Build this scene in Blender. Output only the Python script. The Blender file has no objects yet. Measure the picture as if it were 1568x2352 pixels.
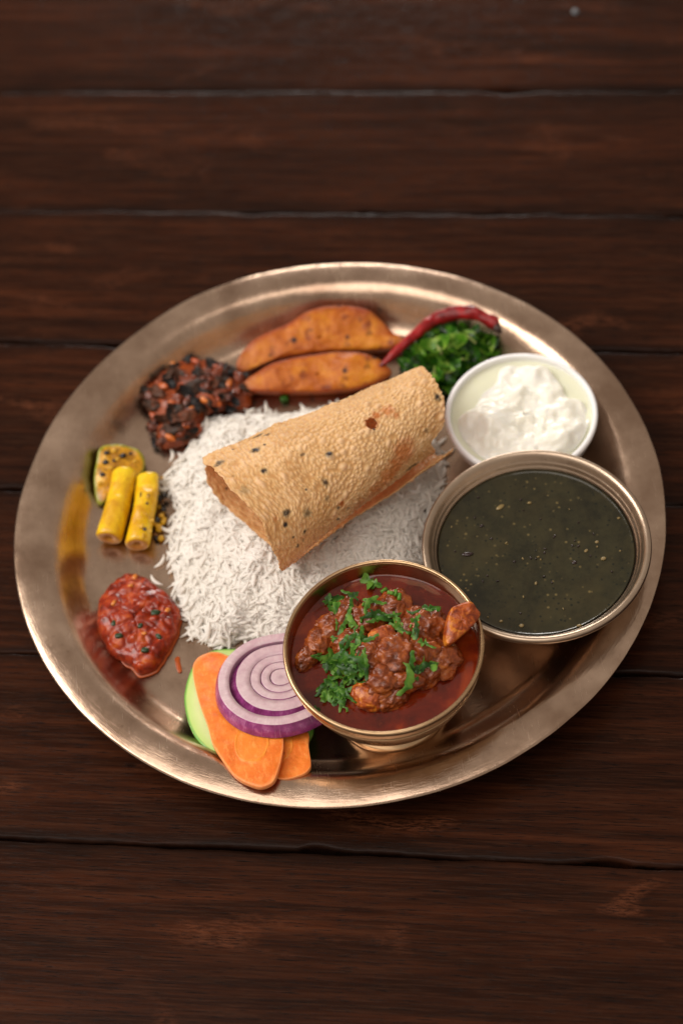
import bpy, math, random
import numpy as np
from mathutils import Vector, Matrix
from mathutils.bvhtree import BVHTree

random.seed(7)
rng = np.random.default_rng(7)
scene = bpy.context.scene
PI = math.pi

# ------------------------------------------------------------------ camera
FPX, PITCH, ROLL, DIST = 4370.0, 0.97693, -0.14844, 0.99004
IW, IH = 1568.0, 2352.0
FW = np.array([0, math.cos(PITCH), -math.sin(PITCH)])
_r = np.array([1.0, 0, 0]); _u = np.cross(_r, FW)
RT = math.cos(ROLL) * _r + math.sin(ROLL) * _u
UP = -math.sin(ROLL) * _r + math.cos(ROLL) * _u
CAM = -FW * DIST
cam = bpy.data.cameras.new("camera")
camo = bpy.data.objects.new("camera", cam)
scene.collection.objects.link(camo)
M = Matrix([[RT[i], UP[i], -FW[i], CAM[i]] for i in range(3)] + [[0, 0, 0, 1]])
camo.matrix_world = M
cam.sensor_fit = 'VERTICAL'
cam.sensor_height = 36.0
cam.sensor_width = 24.0
cam.lens = 36.0 * FPX / IH
cam.clip_start = 0.02
cam.clip_end = 60
cam.dof.use_dof = True
cam.dof.focus_distance = 0.888
cam.dof.aperture_fstop = 4.6
scene.camera = camo

# ------------------------------------------------------------------ world and lights
world = bpy.data.worlds.new("World")
scene.world = world
world.use_nodes = True
world.node_tree.nodes["Background"].inputs[0].default_value = (1.0, 0.85, 0.72, 1)
world.node_tree.nodes["Background"].inputs[1].default_value = 0.44


def area(name, loc, target, size, power, col, sy=None):
    l = bpy.data.lights.new(name, 'AREA')
    l.energy = power
    l.color = col
    l.shape = 'RECTANGLE'
    l.size = size
    l.size_y = sy or size
    o = bpy.data.objects.new(name, l)
    scene.collection.objects.link(o)
    o.location = loc
    o.rotation_euler = (Vector(target) - Vector(loc)).to_track_quat('-Z', 'Y').to_euler()
    return o


area("window_light_back", (0.28, 3.0, 0.76), (0, 0, 0), 1.0, 33, (1.0, 0.95, 0.90), 0.40)
area("window_light_left", (-1.6, 0.35, 1.55), (0, 0, 0.02), 1.3, 43, (1.0, 0.94, 0.88), 1.3)
area("overhead_soft_light", (-0.45, -0.45, 2.0), (0, 0, 0), 1.5, 19, (1.0, 0.91, 0.83), 1.5)
scene.view_settings.view_transform = 'Standard'
scene.view_settings.look = 'None'
scene.view_settings.exposure = 0.0
scene.view_settings.gamma = 1.0
scene.cycles.use_denoising = True
scene.cycles.max_bounces = 10
scene.cycles.glossy_bounces = 8
scene.cycles.diffuse_bounces = 8
scene.cycles.transmission_bounces = 10
scene.cycles.sample_clamp_indirect = 6


# ------------------------------------------------------------------ geometry helpers
def ray(px, py):
    return ((px - IW / 2) / FPX) * RT - ((py - IH / 2) / FPX) * UP + FW


def at(px, py, z=0.0):
    d = ray(px, py)
    return CAM + d * ((z - CAM[2]) / d[2])


def at_plane(px, py, p0, n):
    d = ray(px, py)
    return CAM + d * (np.dot(p0 - CAM, n) / np.dot(d, n))


def proj(P):
    q = np.asarray(P) - CAM
    z = q @ FW
    return np.stack([IW / 2 + FPX * (q @ RT) / z, IH / 2 - FPX * (q @ UP) / z], -1)


def _hash(i, j, k, seed):
    with np.errstate(over='ignore'):
        h = (i.astype(np.uint32) * np.uint32(374761393) + j.astype(np.uint32) * np.uint32(668265263)
             + k.astype(np.uint32) * np.uint32(2147483647) + np.uint32(seed * 974711 + 12345))
        h = (h ^ (h >> np.uint32(13))) * np.uint32(1274126177)
        h = h ^ (h >> np.uint32(16))
        h = h * np.uint32(2246822519)
        h = h ^ (h >> np.uint32(15))
    return h.astype(np.float64) / 4294967295.0


def vnoise(P, scale=1.0, seed=0):
    P = np.atleast_2d(P) * scale + 1000.0
    I = np.floor(P).astype(np.int64)
    f = P - I
    f = f * f * (3 - 2 * f)
    out = np.zeros(len(P))
    for a in (0, 1):
        for b in (0, 1):
            for c in (0, 1):
                w = (f[:, 0] if a else 1 - f[:, 0]) * (f[:, 1] if b else 1 - f[:, 1]) * (f[:, 2] if c else 1 - f[:, 2])
                out += w * _hash(I[:, 0] + a, I[:, 1] + b, I[:, 2] + c, seed)
    return out * 2 - 1


def fbm(P, scale, octs=4, seed=0, gain=0.5):
    o = 0
    a = 1.0
    for k in range(octs):
        o = o + a * vnoise(P, scale * 2.03 ** k, seed + k * 17)
        a *= gain
    return o


def cells(P, pts):
    """distance to the nearest and second nearest of pts"""
    d = np.sqrt(((P[:, None, :] - pts[None]) ** 2).sum(-1))
    d.partition(1, axis=1)
    return d[:, 0], d[:, 1]


def link(o, parent=None):
    scene.collection.objects.link(o)
    if parent is not None:
        o.parent = parent
    return o


def set_smooth(me):
    me.polygons.foreach_set("use_smooth", [True] * len(me.polygons))


def data_mesh(name, V, F, mat, smooth=True):
    me = bpy.data.meshes.new(name)
    me.from_pydata(np.asarray(V, float).tolist(), [], F if isinstance(F, list) else F.tolist())
    if smooth:
        set_smooth(me)
    if mat is not None:
        for m in (mat if isinstance(mat, (list, tuple)) else [mat]):
            me.materials.append(m)
    return me


def part(name, V, F, mat, parent, smooth=True, label=None):
    V = np.asarray(V, float) - np.array(parent_world(parent))
    o = bpy.data.objects.new(name, data_mesh(name, V, F, mat, smooth))
    if label:
        o["label"] = label
    return link(o, parent)


def parent_world(p):
    w = Vector((0, 0, 0))
    while p is not None:
        w = w + p.location
        p = p.parent
    return w


def tag(o, label=None, cat=None, group=None, kind=None):
    if label: o["label"] = label
    if cat: o["category"] = cat
    if group: o["group"] = group
    if kind: o["kind"] = kind
    return o


def thing(name, label, cat, loc, group=None):
    o = bpy.data.objects.new(name, None)
    o.empty_display_size = 0.01
    o.location = [float(c) for c in loc]
    link(o)
    return tag(o, label, cat, group)


def solo(name, V, F, mat, label, cat, group=None, smooth=True):
    V = np.asarray(V, float)
    c = V.mean(0); c[2] = V[:, 2].min()
    o = bpy.data.objects.new(name, data_mesh(name, V - c, F, mat, smooth))
    o.location = c
    link(o)
    return tag(o, label, cat, group)


def grid_faces(nu, nv, close_v=False, off=0):
    F = []
    for i in range(nu - 1):
        for j in range(nv if close_v else nv - 1):
            j2 = (j + 1) % nv
            F.append((off + i * nv + j, off + i * nv + j2, off + (i + 1) * nv + j2, off + (i + 1) * nv + j))
    return F


def lathe(profile, n=128, centre=(0, 0, 0), wob=None):
    """profile: list of (r,z), centre line vertical; a point with r==0 closes to a single fan"""
    pr = np.array(profile, float)
    a = np.linspace(0, 2 * PI, n, endpoint=False)
    V = np.zeros((len(pr), n, 3))
    V[:, :, 0] = pr[:, 0:1] * np.cos(a)
    V[:, :, 1] = pr[:, 0:1] * np.sin(a)
    V[:, :, 2] = pr[:, 1:2]
    V = V.reshape(-1, 3) + np.array(centre)
    return V, grid_faces(len(pr), n, True)


def spline(pts, per=6, closed=False):
    """Catmull-Rom through pts"""
    P = np.array(pts, float)
    n = len(P)
    out = []
    rngi = range(n) if closed else range(n - 1)
    for i in rngi:
        if closed:
            p0, p1, p2, p3 = P[(i - 1) % n], P[i], P[(i + 1) % n], P[(i + 2) % n]
        else:
            p0, p1, p2, p3 = P[max(i - 1, 0)], P[i], P[i + 1], P[min(i + 2, n - 1)]
        for k in range(per):
            t = k / per
            out.append(0.5 * ((2 * p1) + (-p0 + p2) * t + (2 * p0 - 5 * p1 + 4 * p2 - p3) * t * t
                              + (-p0 + 3 * p1 - 3 * p2 + p3) * t ** 3))
    if not closed:
        out.append(P[-1])
    return np.array(out)


def resample_closed(P, n):
    Q = np.vstack([P, P[:1]])
    s = np.r_[0, np.cumsum(np.linalg.norm(np.diff(Q, axis=0), axis=1))]
    t = np.linspace(0, s[-1], n, endpoint=False)
    return np.stack([np.interp(t, s, Q[:, k]) for k in range(Q.shape[1])], -1)


def outline_world(px_pts, p0, n, count=90, per=6):
    c = resample_closed(spline(px_pts, per, True), count)
    return np.array([at_plane(x, y, p0, n) for x, y in c])


def rings(outline, centre, rho):
    """stack of rings from centre outwards (rho list, ends 1.0) -> V (len(rho), n, 3)"""
    return centre + (outline - centre)[None] * np.array(rho)[:, None, None]


def pillow(outline, nrm, top, bottom, nr=18, power=2.0, disp=None, flat_bottom=False):
    """closed body with the given outline at its waist; top/bottom dome heights along nrm"""
    c = outline.mean(0)
    nrm = np.array(nrm, float) / np.linalg.norm(nrm)
    n = len(outline)
    th = np.linspace(0.03, PI / 2, nr)
    rho = np.sin(th)
    hz = np.cos(th) ** (2.0 / power)
    Vt = rings(outline, c, rho) + (hz * top)[:, None, None] * nrm
    rb = rho[::-1][1:]
    hb = hz[::-1][1:]
    if flat_bottom:
        hb = np.minimum(1.0, hb * 4)
    Vb = rings(outline, c, rb) - (hb * bottom)[:, None, None] * nrm
    V = np.concatenate([Vt, Vb], 0)
    m = len(V)
    V = V.reshape(-1, 3)
    F = grid_faces(m, n, True)
    tip_t = c + nrm * top
    tip_b = c - nrm * bottom
    V = np.vstack([V, tip_t, tip_b])
    it, ib = m * n, m * n + 1
    for j in range(n):
        F.append((it, j, (j + 1) % n))
        F.append((ib, (m - 1) * n + (j + 1) % n, (m - 1) * n + j))
    if disp is not None:
        V = V + disp(V, nrm)
    return V, F


_ico = {}


def ico(sub):
    if sub not in _ico:
        import bmesh
        bm = bmesh.new()
        bmesh.ops.create_icosphere(bm, subdivisions=sub, radius=1.0)
        V = np.array([v.co[:] for v in bm.verts])
        F = [tuple(v.index for v in f.verts) for f in bm.faces]
        bm.free()
        _ico[sub] = (V, F)
    return _ico[sub]


def rot_matrix(rx, ry, rz):
    return np.array((Matrix.Rotation(rz, 3, 'Z') @ Matrix.Rotation(ry, 3, 'Y') @ Matrix.Rotation(rx, 3, 'X')))


def blob(c, rad, sub=4, amp=0.18, scale=2.2, seed=0, rot=(0, 0, 0), fine=0.05, fscale=9, box=1.0):
    V, F = ico(sub)
    B = V.copy()
    if box != 1.0:
        B = np.sign(V) * np.abs(V) ** box
        B = B / np.linalg.norm(B, axis=1, keepdims=True).max()
    d = 1 + amp * fbm(V + seed * 3.7, scale, 3, seed) + fine * np.abs(fbm(V + seed, fscale, 3, seed + 5))
    W = B * d[:, None] * np.array(rad)
    W = W @ rot_matrix(*rot).T + np.array(c)
    return W, F


def tube(path, radii, n=14, cap=True, disp=None):
    P = np.array(path, float)
    R = np.broadcast_to(np.array(radii, float), (len(P),))
    T = np.gradient(P, axis=0)
    T /= np.linalg.norm(T, axis=1, keepdims=True)
    ref = np.array([0, 0, 1.0])
    a = np.linspace(0, 2 * PI, n, endpoint=False)
    V = []
    for p, t, r in zip(P, T, R):
        s = np.cross(t, ref); s /= np.linalg.norm(s) + 1e-9
        u = np.cross(s, t)
        V.append(p + r * (np.cos(a)[:, None] * s + np.sin(a)[:, None] * u))
    V = np.array(V)
    m = len(V)
    V = V.reshape(-1, 3)
    F = grid_faces(m, n, True)
    if cap:
        V = np.vstack([V, P[0], P[-1]])
        for j in range(n):
            F.append((m * n, (j + 1) % n, j))
            F.append((m * n + 1, (m - 1) * n + j, (m - 1) * n + (j + 1) % n))
    if disp is not None:
        V = V + disp(V)
    return V, F


# ------------------------------------------------------------------ material helpers
class NT:
    def __init__(self, name):
        self.m = bpy.data.materials.new(name)
        self.m.use_nodes = True
        self.t = self.m.node_tree
        self.n = self.t.nodes
        self.b = self.n["Principled BSDF"]

    def put(self, node, sock, v):
        s = node.inputs[sock]
        if isinstance(v, bpy.types.NodeSocket):
            self.t.links.new(v, s)
        elif isinstance(v, (tuple, list)) and len(v) == 3 and s.type == 'RGBA':
            s.default_value = (*v, 1)
        else:
            s.default_value = v

    def set(self, **kw):
        names = dict(color='Base Color', rough='Roughness', metal='Metallic', normal='Normal', spec='Specular IOR Level',
                     coat='Coat Weight', coatr='Coat Roughness', sss='Subsurface Weight', sssr='Subsurface Radius',
                     ssss='Subsurface Scale', trans='Transmission Weight', ior='IOR', aniso='Anisotropic', alpha='Alpha',
                     spect='Specular Tint')
        for k, v in kw.items():
            self.put(self.b, names[k], v)
        return self

    def coord(self, kind='Object', scale=(1, 1, 1), rot=(0, 0, 0)):
        tc = self.n.new('ShaderNodeTexCoord')
        mp = self.n.new('ShaderNodeMapping')
        mp.inputs['Scale'].default_value = scale
        mp.inputs['Rotation'].default_value = rot
        self.t.links.new(tc.outputs[kind], mp.inputs[0])
        return mp.outputs[0]

    def noise(self, vec, scale, detail=4, rough=0.55, dist=0.0, out='Fac'):
        x = self.n.new('ShaderNodeTexNoise')
        if vec is not None: self.t.links.new(vec, x.inputs['Vector'])
        x.inputs['Scale'].default_value = scale
        x.inputs['Detail'].default_value = detail
        x.inputs['Roughness'].default_value = rough
        x.inputs['Distortion'].default_value = dist
        return x.outputs[out]

    def voro(self, vec, scale, out='Distance', feat='F1', rnd=1.0):
        x = self.n.new('ShaderNodeTexVoronoi')
        x.feature = feat
        if vec is not None: self.t.links.new(vec, x.inputs['Vector'])
        x.inputs['Scale'].default_value = scale
        x.inputs['Randomness'].default_value = rnd
        return x.outputs[out]

    def ramp(self, fac, stops, interp='LINEAR'):
        x = self.n.new('ShaderNodeValToRGB')
        x.color_ramp.interpolation = interp
        e = x.color_ramp.elements
        while len(e) < len(stops): e.new(0.5)
        for i, (p, c) in enumerate(stops):
            e[i].position = p
            e[i].color = (*c, 1) if isinstance(c, (tuple, list)) else (c, c, c, 1)
        self.t.links.new(fac, x.inputs[0])
        return x.outputs[0]

    def mix(self, fac, a, b, mode='MIX'):
        x = self.n.new('ShaderNodeMix')
        x.data_type = 'RGBA'
        x.blend_type = mode
        for s, v in ((x.inputs[0], fac), (x.inputs[6], a), (x.inputs[7], b)):
            if isinstance(v, bpy.types.NodeSocket): self.t.links.new(v, s)
            elif isinstance(v, (tuple, list)): s.default_value = (*v, 1)
            else: s.default_value = v
        return x.outputs[2]

    def math(self, op, a, b=0.0, c=0.0):
        x = self.n.new('ShaderNodeMath')
        x.operation = op
        for s, v in zip(x.inputs, (a, b, c)):
            if isinstance(v, bpy.types.NodeSocket): self.t.links.new(v, s)
            else: s.default_value = v
        return x.outputs[0]

    def bump(self, h, strength=0.3, dist=0.001, normal=None):
        x = self.n.new('ShaderNodeBump')
        x.inputs['Strength'].default_value = strength
        x.inputs['Distance'].default_value = dist
        self.t.links.new(h, x.inputs['Height'])
        if normal is not None: self.t.links.new(normal, x.inputs['Normal'])
        return x.outputs[0]

    def attr(self, name, out='Fac'):
        x = self.n.new('ShaderNodeAttribute')
        x.attribute_name = name
        return x.outputs[out]

    def objrand(self):
        return self.n.new('ShaderNodeObjectInfo').outputs['Random']


def polar(N, centre_scale=1.0):
    tc = N.n.new('ShaderNodeTexCoord')
    sp = N.n.new('ShaderNodeSeparateXYZ')
    N.t.links.new(tc.outputs['Object'], sp.inputs[0])
    ang = N.math('ARCTAN2', sp.outputs[1], sp.outputs[0])
    rr = N.math('SQRT', N.math('ADD', N.math('MULTIPLY', sp.outputs[0], sp.outputs[0]),
                               N.math('MULTIPLY', sp.outputs[1], sp.outputs[1])))
    cb = N.n.new('ShaderNodeCombineXYZ')
    N.t.links.new(N.math('MULTIPLY', rr, 1.0), cb.inputs[0])
    N.t.links.new(N.math('MULTIPLY', ang, 0.02), cb.inputs[1])
    N.t.links.new(sp.outputs[2], cb.inputs[2])
    return cb.outputs[0], rr, sp


def bronze(name, base=(0.57, 0.42, 0.315), rough=0.27, brush=0.10, dark=(0.34, 0.228, 0.16), dent=2.0):
    N = NT(name)
    pv, rr, sp = polar(N)
    v = N.coord()
    cl = N.noise(v, 28, 5, 0.6)
    fine = N.noise(v, 420, 3, 0.6)
    ring = N.noise(pv, 900, 3, 0.7)
    col = N.mix(N.ramp(cl, [(0.34, 0.0), (0.66, 1.0)]), dark, base)
    col = N.mix(N.math('MULTIPLY', N.ramp(N.noise(v, 75, 6, 0.7), [(0.55, 0.0), (0.75, 1.0)]), 0.35), col, (0.62, 0.47, 0.34))
    col = N.mix(N.math('MULTIPLY', N.ramp(fine, [(0.62, 0.0), (0.75, 1.0)]), 0.35), col, (0.16, 0.09, 0.05))
    r = N.math('ADD', N.math('MULTIPLY', cl, 0.18), rough - 0.09)
    r = N.math('ADD', r, N.math('MULTIPLY', ring, 0.06))
    scr = None
    for an in (0.4, 1.1, 1.9, 2.7):
        sv = N.coord(scale=(1500, 55, 26), rot=(0, 0, an))
        q_ = N.ramp(N.noise(sv, 1.0, 2, 0.5), [(0.70, 0.0), (0.76, 1.0)])
        scr = q_ if scr is None else N.math('MAXIMUM', scr, q_)
    r = N.math('ADD', r, N.math('MULTIPLY', scr, 0.06))
    col = N.mix(N.math('MULTIPLY', scr, 0.10), col, (0.70, 0.56, 0.44))
    h = N.math('ADD', N.math('MULTIPLY', ring, 1.0), N.math('MULTIPLY', N.noise(v, 75, 2), dent))
    N.set(color=col, metal=1.0, rough=r, normal=N.bump(h, brush, 0.0006))
    return N.m


def flesh(name, stops, scale=120, rough=0.35, sss=0.0, bump=0.2, bscale=400, coat=0.0, spec=0.5, radius=(1, .4, .2), sscale=0.003,
          bdist=0.0006, rnd=0.0):
    N = NT(name)
    v = N.coord()
    f = N.noise(v, scale, 5, 0.6, 0.4)
    if rnd:
        f = N.math('ADD', f, N.math('MULTIPLY', N.math('SUBTRACT', N.objrand(), 0.5), rnd))
    col = N.ramp(f, stops)
    N.set(color=col, rough=rough, spec=spec, coat=coat, coatr=0.08, normal=N.bump(N.noise(v, bscale, 4, 0.6), bump, bdist))
    if sss:
        N.set(sss=sss, sssr=radius, ssss=sscale)
    return N.m


def plain(name, col, rough=0.4, **kw):
    N = NT(name)
    v = N.coord()
    c = N.mix(N.noise(v, 300, 3), tuple(x * 0.7 for x in col), tuple(min(1, x * 1.25) for x in col))
    N.set(color=c, rough=rough, **kw)
    return N.m


# ------------------------------------------------------------------ table
def wood_material(seed):
    N = NT("dark_wood")
    tc = N.n.new('ShaderNodeTexCoord')
    rnd = N.objrand()
    cb = N.n.new('ShaderNodeCombineXYZ')
    N.t.links.new(N.math('MULTIPLY', rnd, 13.0), cb.inputs[0])
    N.t.links.new(N.math('MULTIPLY', rnd, 7.0), cb.inputs[1])
    ad = N.n.new('ShaderNodeVectorMath')
    N.t.links.new(tc.outputs['Object'], ad.inputs[0]); N.t.links.new(cb.outputs[0], ad.inputs[1])

    def mp(sx, sy):
        m = N.n.new('ShaderNodeMapping'); m.inputs['Scale'].default_value = (sx, sy, 1)
        N.t.links.new(ad.outputs[0], m.inputs[0]); return m.outputs[0]
    broad = N.noise(mp(2.2, 14), 2.2, 4, 0.55, 0.5)
    streak = N.noise(mp(4, 95), 2.0, 8, 0.68, 0.5)
    fine = N.noise(mp(14, 420), 2.0, 4, 0.7, 0.2)
    col = N.ramp(streak, [(0.28, (0.0085, 0.0030, 0.0016)), (0.45, (0.022, 0.0066, 0.0031)), (0.60, (0.045, 0.0128, 0.0052)), (0.78, (0.090, 0.027, 0.010))])
    col = N.mix(N.ramp(broad, [(0.38, 0.62), (0.62, 0.0)]), col, (0.0105, 0.0045, 0.0028))
    col = N.mix(N.math('MULTIPLY', N.ramp(fine, [(0.48, 0.0), (0.66, 1.0)]), 0.45), col, (0.052, 0.021, 0.011))
    pore = N.ramp(N.noise(mp(75, 1250), 1.0, 3, 0.65), [(0.36, 1.0), (0.44, 0.0)])
    col = N.mix(N.math('MULTIPLY', pore, 0.8), col, (0.004, 0.0022, 0.0016))
    # worn reddish rubs
    wear = N.math('MULTIPLY', N.ramp(N.noise(mp(9, 22), 1.5, 3, 0.5, 0.8), [(0.60, 0.0), (0.72, 1.0)]),
                  N.ramp(N.noise(mp(110, 620), 1.5, 5, 0.75), [(0.46, 0.0), (0.55, 1.0)]))
    col = N.mix(N.math('MULTIPLY', wear, 0.45), col, (0.14, 0.045, 0.02))
    # dark grime beside the joints
    sp = N.n.new('ShaderNodeSeparateXYZ'); N.t.links.new(tc.outputs['Object'], sp.inputs[0])
    ed = N.math('ABSOLUTE', N.math('DIVIDE', sp.outputs[1], 0.05))
    ed = N.math('ADD', ed, N.math('MULTIPLY', N.math('SUBTRACT', N.noise(mp(20, 60), 1.0, 4), 0.5), 0.28))
    grime = N.ramp(ed, [(0.84, 0.0), (1.0, 1.0)])
    col = N.mix(N.math('MULTIPLY', grime, 0.75), col, (0.007, 0.004, 0.003))
    r = N.math('ADD', N.math('MULTIPLY', fine, 0.08), 0.15)
    r = N.math('ADD', r, N.math('MULTIPLY', broad, 0.05))
    h = N.math('ADD', N.math('MULTIPLY', fine, 1.0), N.math('MULTIPLY', streak, 0.5))
    h = N.math('SUBTRACT', h, N.math('MULTIPLY', pore, 1.6))
    N.set(color=col, rough=r, spec=0.06, normal=N.bump(h, 0.16, 0.0004))
    return N.m


WOOD = wood_material(0)
TANG = -0.2070
tdir = np.array([math.cos(TANG), math.sin(TANG), 0]); tnor = np.array([-math.sin(TANG), math.cos(TANG), 0])
table = thing("wooden_table", "dark stained plank table top under the round metal plate", "table", (0, 0, 0))
PW, Y0 = 0.09964, 0.30838
for i in range(-2, 8):
    hi = Y0 - PW * (i - 1)          # upper joint
    mid = hi - PW / 2
    L, nx = 1.7, 900
    xs = np.linspace(-L / 2, L / 2, nx)
    prof = [(-1, -0.012), (-1, -0.0026), (-0.997, -0.0013), (-0.988, -0.0005), (-0.972, -0.0001), (-0.955, 0.0)] + \
           [(t, 0.0) for t in np.linspace(-0.88, 0.88, 7)] + [(0.955, 0.0), (0.972, -0.0001), (0.988, -0.0005), (0.997, -0.0013), (1, -0.0026), (1, -0.012)]
    g = 0.0005
    V = np.zeros((nx, len(prof), 3))
    X3 = np.stack([xs, np.full(nx, i * 3.1), np.zeros(nx)], -1)
    lo_n = fbm(X3, 45, 5, 3, 0.6) * 0.0006 + np.clip(fbm(X3 + 9, 30, 3, 8) - 0.55, 0, 1) * -0.003
    hi_n = fbm(X3 + 5, 45, 5, 4, 0.6) * 0.0006 + np.clip(fbm(X3 + 19, 30, 3, 9) - 0.55, 0, 1) * -0.003
    for k, (s, z) in enumerate(prof):
        half = PW / 2 - g / 2
        e = np.where(s > 0, hi_n, lo_n) * (abs(s) > 0.9)
        V[:, k, 0] = xs
        V[:, k, 1] = s * half + np.sign(s) * e
        V[:, k, 2] = z + (0.00045 * fbm(X3 + k, 50, 4, 12) if 0.98 < abs(s) < 0.9999 else 0)
    o = bpy.data.objects.new("plank", data_mesh("plank", V.reshape(-1, 3), grid_faces(nx, len(prof)), WOOD))
    o.location = tnor * mid + tdir * (0.03 * ((i * 37) % 5 - 2)) + np.array([0, 0, 0.0003 * ((i * 13) % 3 - 1)])
    o.rotation_euler = (0, 0, TANG)
    link(o, table)
nc = at(1320, 27, 0)
V, F = lathe([(0.0001, .0009), (.0012, .0008), (.0020, .0005), (.0023, 0.0002), (.0023, -.002)], 24, (nc[0], nc[1], 0))
_nm = NT("dull_nail_metal"); _nm.set(color=(.14, .15, .16), metal=1.0, rough=.45)
part("nail_head", V, F, _nm.m, table)
bx = np.array([(sx, sy, sz) for sx in (-.8, .8) for sy in (-.58, .58) for sz in (-.022, -.0125)], float)
bx = bx[:, :1] * tdir + bx[:, 1:2] * tnor + bx[:, 2:] * np.array([0, 0, 1.0])
part("table_base", bx, [(0, 1, 3, 2), (4, 6, 7, 5), (0, 4, 5, 1), (2, 3, 7, 6), (0, 2, 6, 4), (1, 5, 7, 3)],
     plain("dark_under_board", (0.006, 0.004, 0.003), 0.7), table, smooth=False)

# ------------------------------------------------------------------ plate
PC = np.array([-0.0023, -0.0140, 0.0])
FLOOR = 0.0045
BR_PLATE = bronze("bronze_plate_metal", rough=0.20, brush=0.16, dent=2.2)
prof = [(0.0001, FLOOR), (0.04, FLOOR), (0.08, FLOOR), (0.118, FLOOR), (0.127, FLOOR + 0.0001), (0.1305, FLOOR + 0.0008), (0.1335, FLOOR + 0.0026),
        (0.1365, FLOOR + 0.0058), (0.1395, FLOOR + 0.0097), (0.1425, FLOOR + 0.0138), (0.1450, FLOOR + 0.0168), (0.1476, FLOOR + 0.0189), (0.1500, FLOOR + 0.0200),
        (0.1528, FLOOR + 0.0205), (0.1560, FLOOR + 0.0206), (0.1600, FLOOR + 0.0204), (0.1636, FLOOR + 0.0200), (0.1648, FLOOR + 0.0196),
        (0.1652, FLOOR + 0.0189), (0.1647, FLOOR + 0.0183), (0.1600, FLOOR + 0.0190), (0.1520, FLOOR + 0.0186), (0.1440, FLOOR + 0.0130),
        (0.1390, FLOOR + 0.0050), (0.1340, FLOOR - 0.0015), (0.1290, FLOOR - 0.0030), (0.1200, 0.0012), (0.0001, 0.0012)]
V, F = lathe(prof, 320)
ang = np.arctan2(V[:, 1], V[:, 0]); rad = np.hypot(V[:, 0], V[:, 1])
wgt = np.clip((rad - 0.12) / 0.045, 0, 1)
Q = np.stack([np.cos(ang), np.sin(ang), np.zeros_like(ang)], -1)
rs = 1 + wgt * (0.006 * fbm(Q, 1.3, 3, 21) + 0.0007 * fbm(Q, 14, 2, 22))
V[:, 0] *= rs; V[:, 1] *= rs
V[:, 2] += wgt * (0.0011 * fbm(Q + 4, 1.6, 2, 23) + 0.00022 * fbm(Q + 3, 9, 3, 26))
plate = solo("plate", V + PC, F, BR_PLATE, "large round bronze plate with a raised rim carrying the whole meal", "plate")
plate.location = (PC[0], PC[1], plate.location[2])   # keep the origin on the axis for the spun finish
_dx = V.mean(0)
plate.data.transform(Matrix.Translation((_dx[0], _dx[1], 0)))

# ------------------------------------------------------------------ bowls
BR_CURRY = bronze("footed_bowl_bronze", base=(0.62, 0.43, 0.25), dark=(0.44, 0.28, 0.15), rough=0.26, brush=0.05)
BR_BIG = bronze("large_bowl_bronze", base=(0.52, 0.41, 0.31), dark=(0.40, 0.30, 0.22), rough=0.30, brush=0.12)


def bowl(name, label, centre, h, pieces, mats):
    t = thing(name, label, "bowl", (centre[0], centre[1], FLOOR))
    for (pn, pr), m in zip(pieces, mats):
        V, F = lathe(pr, 160, (centre[0], centre[1], FLOOR))
        part(pn, V, F, m, t)
    return t


def prof_smooth(p, per=5):
    return [tuple(x) for x in spline(p, per)]


# curry bowl: rim height .062 above the table
CC = (0.0099, -0.1177); CH = 0.062 - FLOOR
pr_body = [(0.0001, 0.0195), (0.018, 0.0205), (0.030, 0.0255), (0.0375, 0.0330), (0.0412, 0.0420), (0.0432, 0.0500), (0.0440, 0.0560), (0.0443, CH - 0.0008)]
pr_rim = [(0.0443, CH - 0.0008), (0.0446, CH), (0.0455, CH + 0.0002), (0.0462, CH - 0.0004), (0.0464, CH - 0.0018), (0.0459, CH - 0.0028), (0.0455, CH - 0.0032)]
pr_out = [(0.0455, CH - 0.0030), (0.0449, CH - 0.0075), (0.0452, CH - 0.0082), (0.0450, CH - 0.0092), (0.0444, CH - 0.0098), (0.0424, 0.0400), (0.0385, 0.0310), (0.0315, 0.0230),
          (0.0220, 0.0180), (0.0175, 0.0165), (0.0165, 0.0145)]
pr_foot = [(0.0165, 0.0148), (0.0170, 0.0125), (0.0190, 0.0095), (0.0225, 0.0065), (0.0258, 0.0045), (0.0272, 0.0036), (0.0277, 0.0022), (0.0275, 0.0004), (0.0268, 0.0), (0.0250, 0.0002),
           (0.0170, 0.0070), (0.0001, 0.0090)]
curry_bowl = bowl("footed_bowl", "small footed bronze bowl of red meat curry at the front of the plate", CC, CH,
                  [("bowl_body", prof_smooth(pr_body) + prof_smooth(pr_rim, 3) + prof_smooth(pr_out, 4)), ("foot", prof_smooth(pr_foot))], [BR_CURRY, BR_CURRY])

# large bowl: rim at .044
BC = (0.0905, -0.0640); BH = 0.0445 - FLOOR
pr_big = [(0.0001, 0.003), (0.020, 0.004), (0.034, 0.011), (0.0425, 0.021), (0.0462, 0.0290), (0.0474, 0.0316), (0.0484, 0.0336), (0.0489, 0.0342), (0.0497, 0.0358),
          (0.0502, 0.0364), (0.0511, 0.0379), (0.0520, BH - 0.0008), (0.0532, BH), (0.0545, BH - 0.0002), (0.0551, BH - 0.0012), (0.0552, BH - 0.0026), (0.0546, BH - 0.0036),
          (0.0535, BH - 0.0042), (0.0515, 0.0325), (0.0480, 0.0260), (0.0425, 0.0165), (0.034, 0.0065), (0.024, 0.0016), (0.022, 0.0), (0.020, 0.0006), (0.0001, 0.0012)]
big_bowl = bowl("bronze_bowl", "wide bronze bowl with ridged rim holding dark green lentil soup", BC, BH, [("bowl_body", prof_smooth(pr_big, 3))], [BR_BIG])

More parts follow.
